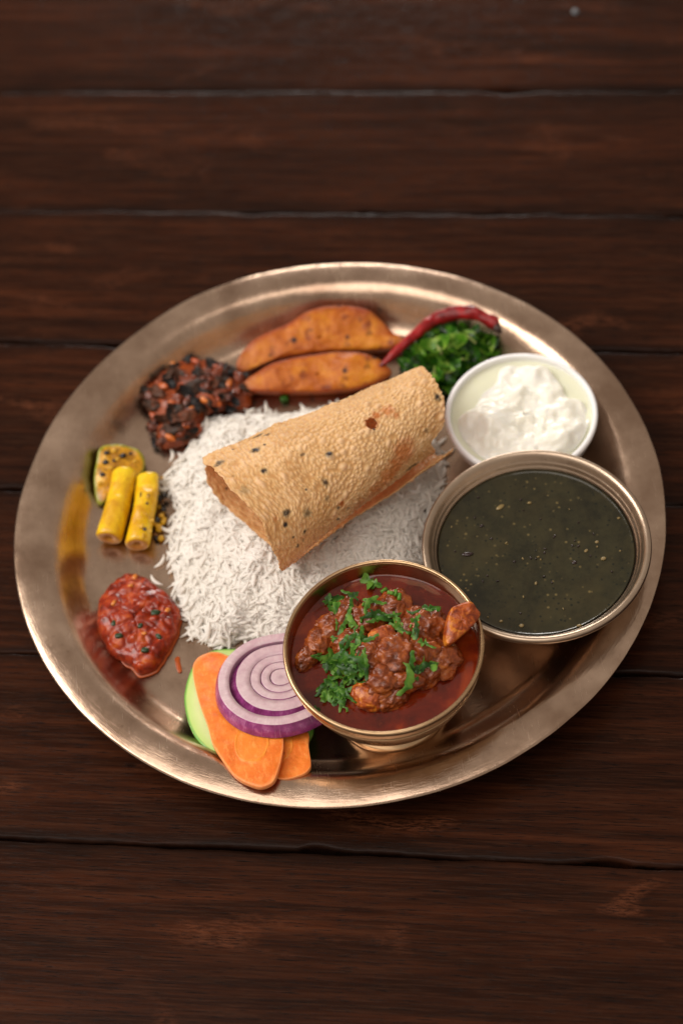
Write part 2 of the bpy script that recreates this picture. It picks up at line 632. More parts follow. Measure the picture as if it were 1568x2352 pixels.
# white bowl: rim at .034
WC = (0.0985, 0.0220); WH = 0.0335 - FLOOR
N = NT("white_glazed_ceramic"); N.set(color=(0.82, 0.82, 0.83), rough=0.18, spec=0.5, coat=0.3, sss=0.15, sssr=(1, 1, 1), ssss=0.002)
CERAMIC = N.m
pr_w = [(0.0001, 0.003), (0.018, 0.0035), (0.027, 0.009), (0.0330, 0.017), (0.0358, 0.0245), (0.0363, WH - 0.0006), (0.0369, WH), (0.0380, WH), (0.0388, WH - 0.0008), (0.0389, WH - 0.0022),
        (0.0382, 0.0240), (0.0360, 0.0170), (0.0310, 0.0080), (0.0230, 0.0015), (0.0215, 0.0), (0.0195, 0.0), (0.018, 0.0012), (0.0001, 0.0015)]
white_bowl = bowl("ceramic_bowl", "small white ceramic bowl of curd at the right rear of the plate", WC, WH, [("bowl_body", prof_smooth(pr_w, 4))], [CERAMIC])

# ------------------------------------------------------------------ liquids
def disc(centre, r, z, n=140, nr=60, men=0.0007, f=None, depth=0.004):
    rr = np.r_[0.0005, np.linspace(0.02, 1, nr)[:] * r]
    rr[-1] = r
    a = np.linspace(0, 2 * PI, n, endpoint=False)
    V = np.zeros((len(rr), n, 3))
    V[:, :, 0] = centre[0] + rr[:, None] * np.cos(a); V[:, :, 1] = centre[1] + rr[:, None] * np.sin(a)
    V[:, :, 2] = z + (men * np.exp((rr - r) / 0.0009))[:, None]
    V = V.reshape(-1, 3)
    if f is not None:
        V[:, 2] += f(V)
    m = len(rr)
    low = V[(m - 1) * n:].copy(); low[:, 2] = z - depth
    low[:, :2] = (low[:, :2] - centre[:2]) * 0.95 + np.array(centre[:2])
    V = np.vstack([V, low, [centre[0], centre[1], z - depth], [centre[0], centre[1], z]])
    F = grid_faces(m + 1, n, True)
    c1, c2 = (m + 1) * n, (m + 1) * n + 1
    for j in range(n):
        F.append((c1, m * n + (j + 1) % n, m * n + j))
        F.append((c2, j, (j + 1) % n))
    return V, F


# gravy
GZ = 0.0530
N = NT("red_oily_gravy")
v = N.coord()
col = N.ramp(N.noise(v, 45, 5, 0.6, 0.6), [(0.32, (0.048, 0.0055, 0.0024)), (0.52, (0.120, 0.011, 0.0032)), (0.70, (0.25, 0.034, 0.005))])
col = N.mix(N.math('MULTIPLY', N.ramp(N.noise(v, 240, 4, 0.7), [(0.6, 0.0), (0.72, 1.0)]), 0.35), col, (0.24, 0.045, 0.014))
N.set(color=col, rough=0.08, spec=0.5, sss=0.3, sssr=(1, .15, .05), ssss=0.003, normal=N.bump(N.noise(v, 260, 3), 0.10, 0.0004))
GRAVY = N.m
V, F = disc(CC, 0.0434, GZ, f=lambda V: 0.0004 * fbm(V, 90, 3, 31))
gravy = solo("gravy", V, F, GRAVY, "glossy dark red curry gravy filling the footed bowl", "gravy")
GV, GF = V, F

# lentil soup
N = NT("dark_green_soup")
v = N.coord()
col = N.ramp(N.noise(v, 90, 6, 0.7), [(0.35, (0.0095, 0.0088, 0.0032)), (0.65, (0.027, 0.0235, 0.0090))])
col = N.mix(N.ramp(N.noise(v, 28, 4, .6, 1.0), [(.45, 0.0), (.7, .6)]), col, (0.040, 0.030, 0.010))
dots = N.ramp(N.voro(v, 330), [(0.16, 1.0), (0.27, 0.0)])
col = N.mix(N.math('MULTIPLY', dots, N.ramp(N.noise(v, 170, 2), [(0.48, 0.0), (0.58, .8)])), col, (0.004, 0.006, 0.003))
d2 = N.ramp(N.voro(v, 260), [(0.12, 1.0), (0.22, 0.0)])
col = N.mix(N.math('MULTIPLY', N.math('MULTIPLY', d2, N.ramp(N.noise(v, 120, 2), [(0.50, 0.0), (0.58, 1.0)])), 0.7), col, (0.15, 0.11, 0.04))
N.set(color=col, rough=N.ramp(N.noise(v, 500, 3), [(0.3, 0.10), (0.7, 0.24)]), spec=0.45, normal=N.bump(N.noise(v, 500, 4), 0.16, 0.0004))
SOUP = N.m
SZ = 0.0365
V, F = disc(BC, 0.0474, SZ, men=0.0009, f=lambda V: 0.00012 * fbm(V, 160, 3, 33))
soup = thing("lentil_soup", "dark green lentil soup flecked with seeds in the wide bowl", "soup", (BC[0], BC[1], SZ - .004))
part("soup_surface", V, F, SOUP, soup)
M_PALE = plain("pale_lentil", (0.20, 0.14, 0.05), 0.35)
M_DARKBIT = plain("dark_bean_skin", (0.02, 0.008, 0.008), 0.2)
_sr = np.random.default_rng(21)
_extra = []
for _k in range(36):
    _a, _q = _sr.uniform(0, 2 * PI), math.sqrt(_sr.random())
    _p = proj([[BC[0] + .045 * _q * math.cos(_a), BC[1] + .045 * _q * math.sin(_a), SZ]])[0]
    _extra.append((_p[0], _p[1], _sr.uniform(.3, .9), _sr.uniform(.25, .5), _sr.uniform(0, 3), int(_sr.random() < .55)))
for (px, py, rx, ry, rot, m) in _extra + [(1148, 1165, 2.4, 1.2, .5, 0), (1073, 1273, 2.8, 1.2, -.1, 1), (1215, 1155, 1.1, .7, 0, 0), (1345, 1265, 1.2, .7, .6, 0), (1385, 1283, 1.4, 1.0, 0, 0),
                                 (1318, 1292, 1.4, .9, .4, 1), (1197, 1437, 1.2, .9, 0, 0), (1330, 1437, 1.5, .8, 0, 0), (1370, 1245, 1.0, .7, 0, 0), (1150, 1427, 0.9, .6, 0, 0),
                                 (1105, 1208, 1.1, .7, .3, 1), (1272, 1232, 1.3, .5, .9, 1), (1420, 1190, .9, .6, .2, 0), (1230, 1340, .9, .6, 1.2, 0), (1180, 1290, .8, .5, 0, 1)]:
    c = at(px, py, SZ + 0.0002)
    V, F = blob(c, (rx * .001, ry * .001, 0.0006), 2, 0.15, 2, int(px), (0, 0, rot))
    part("lentil_bit", V, F, M_DARKBIT if m else M_PALE, soup)

# curd
N = NT("white_curd")
v = N.coord()
N.set(color=N.ramp(N.noise(v, 60, 3), [(0.3, (0.78, 0.76, 0.66)), (0.7, (0.84, 0.83, 0.77))]), rough=0.28, spec=0.5, sss=0.5, sssr=(1, .9, .7), ssss=0.004,
      normal=N.bump(N.noise(v, 330, 4), 0.25, 0.0007))
CURD = N.m
N = NT("pale_whey"); N.set(color=(0.72, 0.73, 0.56), rough=0.08, spec=0.5, sss=0.3, sssr=(1, 1, .6), ssss=0.004); WHEY = N.m
curd = thing("curd", "thick lumpy white curd in pale whey inside the ceramic bowl", "curd", (WC[0], WC[1], 0.012))
WZ = 0.0298
V, F = disc(WC, 0.0364, WZ, depth=0.010)
part("whey", V, F, WHEY, curd)
ol = outline_world([(1052, 968), (1085, 945), (1110, 905), (1140, 880), (1152, 848), (1200, 846), (1250, 852), (1285, 885), (1300, 915), (1335, 925), (1352, 960), (1340, 1005),
                    (1310, 1040), (1240, 1075), (1170, 1075), (1110, 1055), (1065, 1010)], np.array([0, 0, WZ]), np.array([0, 0, 1.]), 150)
cc = np.array([WC[0], WC[1], WZ])
dd = np.linalg.norm(ol[:, :2] - cc[:2], axis=1)
ol = cc + (ol - cc) * np.minimum(1, 0.0345 / dd)[:, None]


def curd_disp(V, n):
    w = np.clip((V[:, 2] - WZ) / 0.004, 0, 1)
    lum = fbm(V, 60, 3, 41) * 0.0030 + np.maximum(0, fbm(V, 110, 2, 49)) * 0.0020 + fbm(V, 300, 3, 42) * 0.0006
    return (w * (lum - 0.001))[:, None] * np.array([0, 0, 1.0]) + (w * fbm(V + 7, 120, 2, 44) * 0.0012)[:, None] * np.array([1, 0.4, 0])


V, F = pillow(ol, (0, 0, 1), 0.0065, 0.006, 46, 3.2, curd_disp)
part("curd_lump", V, F, CURD, curd)

# ------------------------------------------------------------------ meat and potato in the gravy
def CX(cx, cy):
    return 631.5 + .3112 * cx, 1263 + .3112 * cy


N = NT("curried_meat")
v = N.coord()
f = N.noise(v, 170, 6, 0.65, 0.5)
col = N.ramp(f, [(0.30, (0.040, 0.0080, 0.002)), (0.46, (0.150, 0.030, 0.006)), (0.58, (0.27, 0.064, 0.011)), (0.72, (0.44, 0.14, 0.025))])
col = N.mix(N.ramp(N.noise(v, 60, 3), [(0.45, 0.0), (0.7, 0.55)]), col, (0.24, 0.034, 0.006))
N.set(color=col, rough=N.ramp(N.noise(v, 260, 3), [(0.35, 0.13), (0.7, 0.30)]), spec=0.42, sss=0.12, sssr=(1, .3, .1), ssss=0.002,
      normal=N.bump(N.noise(v, 360, 5, 0.65), 0.42, 0.0009))
MEAT = N.m
N = NT("curried_potato")
v = N.coord()
col = N.ramp(N.noise(v, 190, 5, 0.65, 0.5), [(0.38, (0.15, 0.020, 0.004)), (0.52, (0.34, 0.065, 0.008)), (0.66, (0.58, 0.20, 0.02))])
N.set(color=col, rough=0.36, spec=0.4, sss=0.2, sssr=(1, .35, .1), ssss=0.002, normal=N.bump(N.noise(v, 330, 5), 0.5, 0.0008))
CPOT = N.m
# (crop x, crop y, z centre mm, rx, ry, rz mm, rot z, kind, label)
CH_ = [
    (235, 795, 54, 5.6, 3.8, 4.2, .8, 'm', "small meat morsel at the left tip of the curry pile"),
    (335, 690, 55, 6.2, 5.8, 5.2, .3, 'm', "rough meat piece just right of the left tip of the pile"),
    (420, 590, 56, 7.0, 6.0, 5.8, .2, 'm', "brown meat chunk on the upper left slope of the curry pile"),
    (520, 490, 57, 7.4, 5.8, 6.0, .6, 'm', "meat chunk under the upper left coriander strips"),
    (700, 520, 59, 8.2, 6.6, 7.0, .1, 'm', "meat chunk under the pale coriander strands at the top"),
    (870, 440, 58, 7.4, 7.0, 7.4, .4, 'm', "knobbly meat chunk at the back edge of the pile"),
    (1010, 560, 58, 7.0, 7.4, 7.2, .9, 'm', "meat chunk between the back knob and the right hand chunk"),
    (1130, 580, 59, 8.4, 7.6, 7.6, .2, 'm', "large meat chunk beside the potato that leans on the rim"),
    (790, 640, 64, 6.0, 4.4, 4.4, .3, 'p', "orange potato bit crowning the middle of the curry"),
    (560, 690, 58, 7.0, 6.2, 6.0, .0, 'm', "meat chunk under the dense coriander heap"),
    (690, 800, 59, 8.2, 7.6, 7.2, .5, 'm', "meat chunk at the centre left of the pile"),
    (880, 790, 60, 9.0, 8.0, 7.6, .2, 'm', "big sauced meat chunk in the centre of the pile"),
    (1080, 770, 58, 8.2, 7.6, 7.0, .7, 'm', "meat chunk right of centre above the curly coriander leaf"),
    (1235, 790, 56, 6.6, 8.2, 5.6, .3, 'm', "meat chunk at the right end of the pile by open gravy"),
    (960, 950, 57, 8.8, 6.0, 5.8, .1, 'm', "meat chunk at the front right slope of the pile"),
    (1110, 925, 55, 7.4, 4.6, 4.4, .5, 'm', "low meat chunk touching the gravy at the lower right"),
    (800, 960, 58, 7.6, 7.4, 6.4, .3, 'm', "meat chunk just behind the front potato cube"),
    (690, 1080, 55, 7.4, 5.8, 5.4, -.5, 'p', "orange potato cube at the front of the curry pile"),
    (850, 1080, 54, 7.2, 5.4, 4.8, .4, 'm', "meat scrap right of the front potato cube"),
]
bvh_sets = []
for k, (cx, cy, z, rx, ry, rz, rot, kind, lab) in enumerate(CH_):
    c = at(*CX(cx, cy), z * .001)
    V, F = blob(c, (rx * .00122, ry * .00122, rz * .00112), 5, 0.20 if kind == 'm' else 0.11, 1.9, 50 + k, (.2 * (k % 3), .25 * ((k * 5) % 3 - 1), rot), 0.09 if kind == 'm' else 0.05, 5.0,
                1.0 if kind == 'm' else 0.72)
    solo("meat_piece" if kind == 'm' else "potato_piece", V, F, MEAT if kind == 'm' else CPOT, lab, "meat" if kind == 'm' else "potato",
         "meat chunks in the curry" if kind == 'm' else "potato pieces in the curry")
    bvh_sets.append((V, F))
# potato wedge over the rim
nn = np.array([0.25, -0.25, 0.93]); nn /= np.linalg.norm(nn)
ol = outline_world([CX(*p) for p in [(1250, 640), (1262, 540), (1290, 445), (1340, 412), (1412, 388), (1445, 392), (1480, 435), (1506, 470), (1498, 510), (1440, 580), (1370, 640), (1315, 690), (1265, 700)]],
                   np.array(at(*CX(1390, 520), 0.0655)), nn, 80)
V, F = pillow(ol, nn, 0.0036, 0.0060, 20, 6.0, lambda V, n: (fbm(V, 230, 4, 71) * 0.0009)[:, None] * n)
solo("potato_piece", V, F, CPOT, "orange potato wedge leaning over the right rim of the curry bowl", "potato", "potato pieces in the curry")
bvh_sets.append((V, F))
bvh_sets.append((GV, GF))


def make_bvh(sets):
    Vs, Fs, o = [], [], 0
    for V, F in sets:
        Vs.append(np.asarray(V)); Fs += [tuple(i + o for i in f) for f in F]; o += len(V)
    return BVHTree.FromPolygons(np.vstack(Vs).tolist(), Fs)


def hit(bvh, px, py):
    d = Vector(ray(px, py)).normalized()
    loc, n, i, dist = bvh.ray_cast(Vector(CAM), d)
    if loc is None: return None
    if n.dot(d) > 0: n = -n
    return loc, n


# ------------------------------------------------------------------ coriander
def leaf_mesh(kind, seed, mat, L=0.006):
    r = np.random.default_rng(seed)
    if kind == 'leaf':            # lobed leaflet
        n = 26
        a = np.linspace(-PI, PI, n, endpoint=False)
        rad = L * (0.42 + 0.17 * np.cos(3 * a) + 0.10 * np.cos(7 * a + r.random()) + 0.06 * r.standard_normal(n))
        rad = np.maximum(rad, L * 0.14)
        ox = rad * np.cos(a) * 1.25; oy = rad * np.sin(a)
        V = [(0, 0, 0)]
        for s in (0.5, 1.0):
            V += [(x * s, y * s, 0) for x, y in zip(ox, oy)]
        V = np.array(V, float)
        F = [(0, 1 + j, 1 + (j + 1) % n) for j in range(n)] + [(1 + j, 1 + n + j, 1 + n + (j + 1) % n, 1 + (j + 1) % n) for j in range(n)]
        V[:, 2] = (r.uniform(-120, 220) * V[:, 1] ** 2 + r.uniform(-130, 100) * V[:, 0] ** 2 + 0.0007 * vnoise(V, 500, seed))
    elif kind == 'strip':
        n = 10
        t = np.linspace(0, 1, n)
        w = L * 0.13 * (1 + 0.5 * r.random()) * (0.55 + 0.45 * np.sin(PI * np.clip(t, 0.06, 0.94))) * (1 + 0.22 * r.standard_normal(n))
        bend = r.uniform(-1.5, 1.5)
        x = (t - .5) * L * 1.6
        y = bend * 0.25 * L * (4 * (t - .5) ** 2 - .5) + 0.05 * L * r.standard_normal(n)
        z = 0.0009 * np.sin(PI * t) + 0.0004 * r.standard_normal(n)
        V = np.concatenate([np.stack([x, y - w, z], -1), np.stack([x, y, z + 0.0003], -1), np.stack([x, y + w, z], -1)])
        F = [(k * n + i, k * n + i + 1, (k + 1) * n + i + 1, (k + 1) * n + i) for k in range(2) for i in range(n - 1)]
    else:                         # stem ring
        p = np.array([(x, 0, 0) for x in np.linspace(-.5, .5, 4) * L * 0.55])
        V, F = tube(p, 0.0008, 8)
    me = data_mesh("coriander", V, F, mat)
    return me


def leafy(name, stops, rnd=0.35, rough=0.38):
    N = NT(name)
    v = N.coord()
    f = N.math('ADD', N.noise(v, 260, 3), N.math('MULTIPLY', N.math('SUBTRACT', N.objrand(), 0.5), rnd))
    N.set(color=N.ramp(f, stops), rough=rough, spec=0.3, normal=N.bump(N.noise(v, 700, 2), 0.25, 0.0004))
    tr = N.n.new('ShaderNodeBsdfTranslucent')
    tr.inputs[0].default_value = (0.10, 0.30, 0.02, 1)
    mx = N.n.new('ShaderNodeMixShader'); mx.inputs[0].default_value = 0.22
    N.t.links.new(N.b.outputs[0], mx.inputs[1]); N.t.links.new(tr.outputs[0], mx.inputs[2])
    N.t.links.new(mx.outputs[0], N.n['Material Output'].inputs[0])
    return N.m


CORI = leafy("coriander_leaf", [(0.30, (0.013, 0.050, 0.005)), (0.5, (0.035, 0.125, 0.010)), (0.70, (0.13, 0.27, 0.035))])
STEM = leafy("coriander_stem", [(0.3, (0.08, 0.22, 0.02)), (0.7, (0.20, 0.38, 0.06))])
leafs = [leaf_mesh('leaf', 10 + k, CORI, 0.0062) for k in range(6)]
strips = [leaf_mesh('strip', 30 + k, CORI, 0.0070) for k in range(6)]
stems = [leaf_mesh('stem', 50 + k, STEM, 0.0050) for k in range(2)]
for grp in (leafs, strips):
    for me in grp:
        pass
bvh = make_bvh(bvh_sets)
# clusters: (label, [(cx,cy,kind,scale,rot), ...]) in curry close-up coordinates
HEAP = "chopped coriander in the dense heap on the left of the curry"
LOWH = "feathery coriander tuft at the lower left touching the gravy"
items = []
items += [(x, y, 'l', s, r, "dark folded coriander leaf on the upper left gravy edge") for x, y, s, r in [(430, 370, 1.3, .3), (395, 385, .9, 1.2), (440, 440, 1.2, -1.0), (480, 360, .8, .2)]]
items += [(705, 240, 'l', 1.5, 0.3, "flat pale coriander leaf floating at the back of the gravy"), (745, 262, 'l', .9, -.4, "flat pale coriander leaf floating at the back of the gravy")]
items += [(805, 305, 't', 1.4, .5, "bright green coriander stem bit near the back knob of meat"), (850, 322, 't', 1.3, -.4, "bright green coriander stem bit near the back knob of meat"),
          (885, 325, 't', 1.3, 1.3, "bright green coriander stem bit near the back knob of meat"), (915, 350, 't', 1.4, 1.4, "bright green coriander stem bit near the back knob of meat")]
items += [(545, 325, 's', .9, -.4, "coriander shred above the left strands"), (580, 350, 'l', 1.0, .9, "coriander shred above the left strands"),
          (545, 440, 's', 1.2, 1.45, "long upright coriander strip left of the top strands"), (570, 500, 's', 1.1, -1.4, "long upright coriander strip left of the top strands"),
          (575, 565, 'l', .6, .4, "long upright coriander strip left of the top strands")]
TOPS = "pale coriander strands looped over the top of the meat"
items += [(690, 420, 's', 1.4, 1.0, TOPS), (740, 395, 's', 1.3, -.3, TOPS), (790, 440, 's', 1.5, -.7, TOPS), (700, 480, 's', 1.1, .3, TOPS), (760, 490, 's', 1.4, -.6, TOPS),
          (830, 530, 's', 1.4, -.5, TOPS), (890, 560, 'l', 1.2, -1.0, TOPS), (930, 590, 'l', 1.2, .2, TOPS), (850, 480, 's', 1.1, -.1, TOPS), (720, 525, 's', .9, .1, TOPS),
          (965, 600, 's', .7, -.5, TOPS), (905, 520, 's', 1.0, -1.2, TOPS)]
items += [(640, 525, 't', .9, 1.4, "tiny green stem slice left of the top strands"), (655, 580, 't', .9, 1.5, "tiny green stem slice left of the top strands"), (650, 410, 't', .8, 1.2, "tiny green stem slice left of the top strands")]
items += [(505, 560, 's', 1.1, 1.1, "slanting coriander strip on the left meat slope"), (470, 620, 's', 1.0, 1.0, "slanting coriander strip on the left meat slope"),
          (445, 560, 's', .7, 1.5, "slanting coriander strip on the left meat slope"), (435, 655, 'l', .5, 0, "slanting coriander strip on the left meat slope")]
items += [(690, 655, 's', 1.3, .12, "broad pale coriander strip lying level across the middle"), (660, 665, 'l', .9, .3, "broad pale coriander strip lying level across the middle"),
          (625, 640, 's', 1.1, 1.3, "broad pale coriander strip lying level across the middle"), (600, 700, 's', 1.2, 1.2, "broad pale coriander strip lying level across the middle"), (560, 660, 's', 1.3, .9, "broad pale coriander strip lying level across the middle")]
items += [(1130, 440, 'l', 1.1, .2, "coriander leaf cluster beside the rim potato"), (1185, 440, 'l', 1.0, 1.0, "coriander leaf cluster beside the rim potato"), (1025, 455, 's', .7, 0, "coriander leaf cluster beside the rim potato")]
items += [(1045, 590, 's', 1.1, 1.5, "upright coriander strip on the right meat chunk"), (1045, 640, 's', .9, -1.4, "upright coriander strip on the right meat chunk"), (1040, 520, 'l', .8, .8, "upright coriander strip on the right meat chunk"),
          (1000, 560, 't', .7, 1.2, "upright coriander strip on the right meat chunk")]
items += [(1085, 692, 'l', .7, .2, "small coriander fleck on the right slope"), (1140, 705, 's', .7, -.8, "small coriander fleck on the right slope")]
items += [(1000, 850, 's', 1.4, 1.4, "curly bright coriander leaf on the front right meat"), (960, 960, 's', 1.6, 1.3, "curly bright coriander leaf on the front right meat"), (1030, 900, 'l', 1.3, .6, "curly bright coriander leaf on the front right meat"),
          (1090, 890, 's', 1.5, .5, "curly bright coriander leaf on the front right meat"), (1150, 835, 'l', 1.4, .7, "curly bright coriander leaf on the front right meat")]
rr = np.random.default_rng(3)
for k in range(32):
    x, y = rr.uniform(380, 650), rr.uniform(730, 960)
    if (x - 380) < (y - 900) * 0.4 or x + y > 1540: continue
    items.append((x, y, rr.choice(['l', 'l', 's', 'l']), rr.uniform(.8, 1.5), rr.uniform(-3, 3), HEAP))
items += [(345, 775, 's', 1.0, .1, HEAP), (300, 775, 's', .7, .2, HEAP), (520, 720, 's', 1.3, 1.2, HEAP), (665, 815, 's', 1.1, 1.5, HEAP), (590, 965, 's', .9, .3, HEAP), (655, 998, 's', .6, 0, HEAP)]
for k in range(19):
    a = rr.uniform(0, 2 * PI); q = math.sqrt(rr.random())
    x, y = 440 + 100 * q * math.cos(a), 1045 + 85 * q * math.sin(a)
    items.append((x, y, rr.choice(['l', 'l', 's']), rr.uniform(.7, 1.25), rr.uniform(-3, 3), LOWH))
items += [(495, 1120, 's', 1.3, -1.3, LOWH), (470, 1140, 's', .9, -1.4, LOWH), (560, 1080, 's', .9, -1.2, "thin coriander strip by the front potato cube"), (300, 1185, 'l', .7, 0, "pale coriander scrap sunk in the gravy near the rim")]
from collections import defaultdict
_by = defaultdict(list)
for k, it in enumerate(items): _by[it[5]].append(k)
for lab, ks in _by.items():
    if 2 <= len(ks) <= 6:
        ks.sort(key=lambda k: items[k][0])
        nm = {2: ["left", "right"], 3: ["left", "middle", "right"]}.get(len(ks)) or (["leftmost", "second from left"] + ["middle", "third from right"][:len(ks) - 4] + ["second from right", "rightmost"])
        for k, w_ in zip(ks, nm):
            items[k] = items[k][:5] + (lab + ", " + w_ + " piece",)
for k, (cx, cy, kd, s, r, lab) in enumerate(items):
    h = hit(bvh, *CX(cx, cy))
    if h is None: continue
    loc, n = h
    me = {'l': leafs, 's': strips, 't': stems}[kd]
    me = me[k % len(me)]
    o = bpy.data.objects.new("coriander_sprig" if kd == 't' else "coriander_leaf", me)
    n = (n + Vector((0, -0.2, 0.9)) * 0.9 + Vector(rr.uniform(-.25, .25, 3).tolist())).normalized()
    X = Vector((math.cos(r), math.sin(r), 0)); X = (X - n * X.dot(n)).normalized(); Y = n.cross(X)
    lift = 0.0006 + (0.0012 * rr.random() if lab in (HEAP, LOWH) else 0.0002)
    p = loc + n * lift
    o.matrix_world = Matrix([[X[i] * s * .85, Y[i] * s * .85, n[i] * s, p[i]] for i in range(3)] + [[0, 0, 0, 1]])
    link(o)
    tag(o, lab, "coriander", "chopped coriander on the curry")

# ------------------------------------------------------------------ rice
N = NT("cooked_rice")
v = N.coord()
N.set(color=N.ramp(N.noise(v, 55, 3), [(0.3, (0.88, 0.85, 0.79)), (0.7, (0.93, 0.91, 0.87))]), rough=0.42, spec=0.25)
tr = N.n.new('ShaderNodeBsdfTranslucent'); tr.inputs[0].default_value = (0.92, 0.87, 0.80, 1)
mx = N.n.new('ShaderNodeMixShader'); mx.inputs[0].default_value = 0.30
N.t.links.new(N.b.outputs[0], mx.inputs[1]); N.t.links.new(tr.outputs[0], mx.inputs[2]); N.t.links.new(mx.outputs[0], N.n['Material Output'].inputs[0])
RICE = N.m
rice_px = [(372, 1098), (398, 1170), (385, 1245), (400, 1330), (412, 1400), (440, 1450), (492, 1492), (560, 1470), (640, 1490), (760, 1470), (880, 1420), (960, 1330), (975, 1230),
           (1005, 1130), (1015, 1060), (1000, 1000), (900, 950), (780, 930), (650, 945), (560, 945), (480, 962), (440, 1000), (415, 1050)]
ro = resample_closed(spline(rice_px, 6, True), 200)
ro = np.array([at(x, y, FLOOR + 0.002) for x, y in ro])
rc = at(705, 1215, FLOOR); rc2 = rc[:2]
ro[:, :2] = rc2 + (ro[:, :2] - rc2) * 0.972
_ra = np.arctan2(ro[:, 1] - rc[1], ro[:, 0] - rc[0]); _rr = np.hypot(ro[:, 0] - rc[0], ro[:, 1] - rc[1])
_ix = np.argsort(_ra); _ra, _rr = _ra[_ix], _rr[_ix]
RTOP = 0.0215


def rice_h(xy):
    d = xy - rc2
    a = np.arctan2(d[:, 1], d[:, 0]); r = np.hypot(d[:, 0], d[:, 1])
    R = np.interp(a, _ra, _rr, period=2 * PI)
    q = np.clip(r / R, 0, 1)
    h = RTOP * (1 - q ** 2.6) ** 0.75
    P3 = np.stack([xy[:, 0], xy[:, 1], np.zeros(len(xy))], -1)
    h = h * (1 + 0.22 * fbm(P3, 28, 3, 81)) + 0.0012 * fbm(P3, 90, 2, 82) * (q < 0.97)
    return FLOOR + np.maximum(h, 0), q


def grain_verts(n_r=6, n_s=5):
    t = np.linspace(0, 1, n_r)
    rad = np.array([0.35, 0.85, 1.0, 1.0, 0.8, 0.30])
    a = np.linspace(0, 2 * PI, n_s, endpoint=False)
    return t, rad, a


def grains(P, D, Nn, L, W, bend, seedr):
    """vectorised: P centre, D dir, Nn normal -> mesh arrays"""
    t, rad, a = grain_verts()
    m = len(P)
    S = np.cross(Nn, D); S /= np.linalg.norm(S, axis=1, keepdims=True)
    U = np.cross(D, S)
    V = np.zeros((m, 6, 5, 3))
    for i in range(6):
        x = (t[i] - .5)
        off = bend * (4 * x * x - 0.5)
        c = P + D * (x * L)[:, None] + S * (off * L * 0.22)[:, None]
        for j in range(5):
            V[:, i, j] = c + (S * (math.cos(a[j])) + U * (math.sin(a[j]))) * (W * rad[i] * 0.5)[:, None]
    V = V.reshape(m, 30, 3)
    f = []
    for i in range(5):
        for j in range(5):
            f.append((i * 5 + j, i * 5 + (j + 1) % 5, (i + 1) * 5 + (j + 1) % 5, (i + 1) * 5 + j))
    quads = np.array(f)
    caps = np.array([(0, 4, 3, 2, 1), (25, 26, 27, 28, 29)])
    off = (np.arange(m) * 30)
    Q = (quads[None] + off[:, None, None]).reshape(-1, 4)
    C = (caps[None] + off[:, None, None]).reshape(-1, 5)
    return V.reshape(-1, 3), Q.tolist() + C.tolist()


NG = 7200
lo, hi_ = ro[:, :2].min(0) - 0.003, ro[:, :2].max(0) + 0.003
xy = rng.uniform(lo, hi_, (NG * 2, 2))
h, q = rice_h(xy)
dcen = xy - rc2
R_ = np.interp(np.arctan2(dcen[:, 1], dcen[:, 0]), _ra, _rr, period=2 * PI)
qq = np.hypot(dcen[:, 0], dcen[:, 1]) / R_
keep = (qq < 0.99) | ((qq < 1.03) & (rng.random(len(qq)) < 0.3))
xy, h, qq = xy[keep][:NG], h[keep][:NG], qq[keep][:NG]
e = 0.0012
hx, _ = rice_h(xy + [e, 0]); hy, _ = rice_h(xy + [0, e])
Nn = np.stack([-(hx - h) / e, -(hy - h) / e, np.ones(len(h))], -1)
Nn[:, :2] = np.clip(Nn[:, :2], -1.3, 1.3)
Nn += rng.normal(0, 0.17, Nn.shape)
Nn /= np.linalg.norm(Nn, axis=1, keepdims=True)
th = rng.uniform(0, 2 * PI, len(h)) + 1.2 * vnoise(np.c_[xy, np.zeros(len(xy))], 60, 5)
D = np.stack([np.cos(th), np.sin(th), rng.normal(0, 0.1, len(h))], -1)
D -= (D * Nn).sum(1)[:, None] * Nn
D /= np.linalg.norm(D, axis=1, keepdims=True)
Lg = rng.normal(0.0108, 0.0019, len(h)).clip(0.004, 0.0135)
Wg = rng.normal(0.0021, 0.0002, len(h))
z = h + rng.uniform(-0.0009, 0.0008, len(h))
z = np.maximum(z, FLOOR + 0.0009 + np.abs(D[:, 2]) * Lg * 0.4)
P = np.c_[xy, z]
RV, RF = grains(P, D, Nn, Lg, Wg, rng.normal(0, 0.9, len(h)), 0)
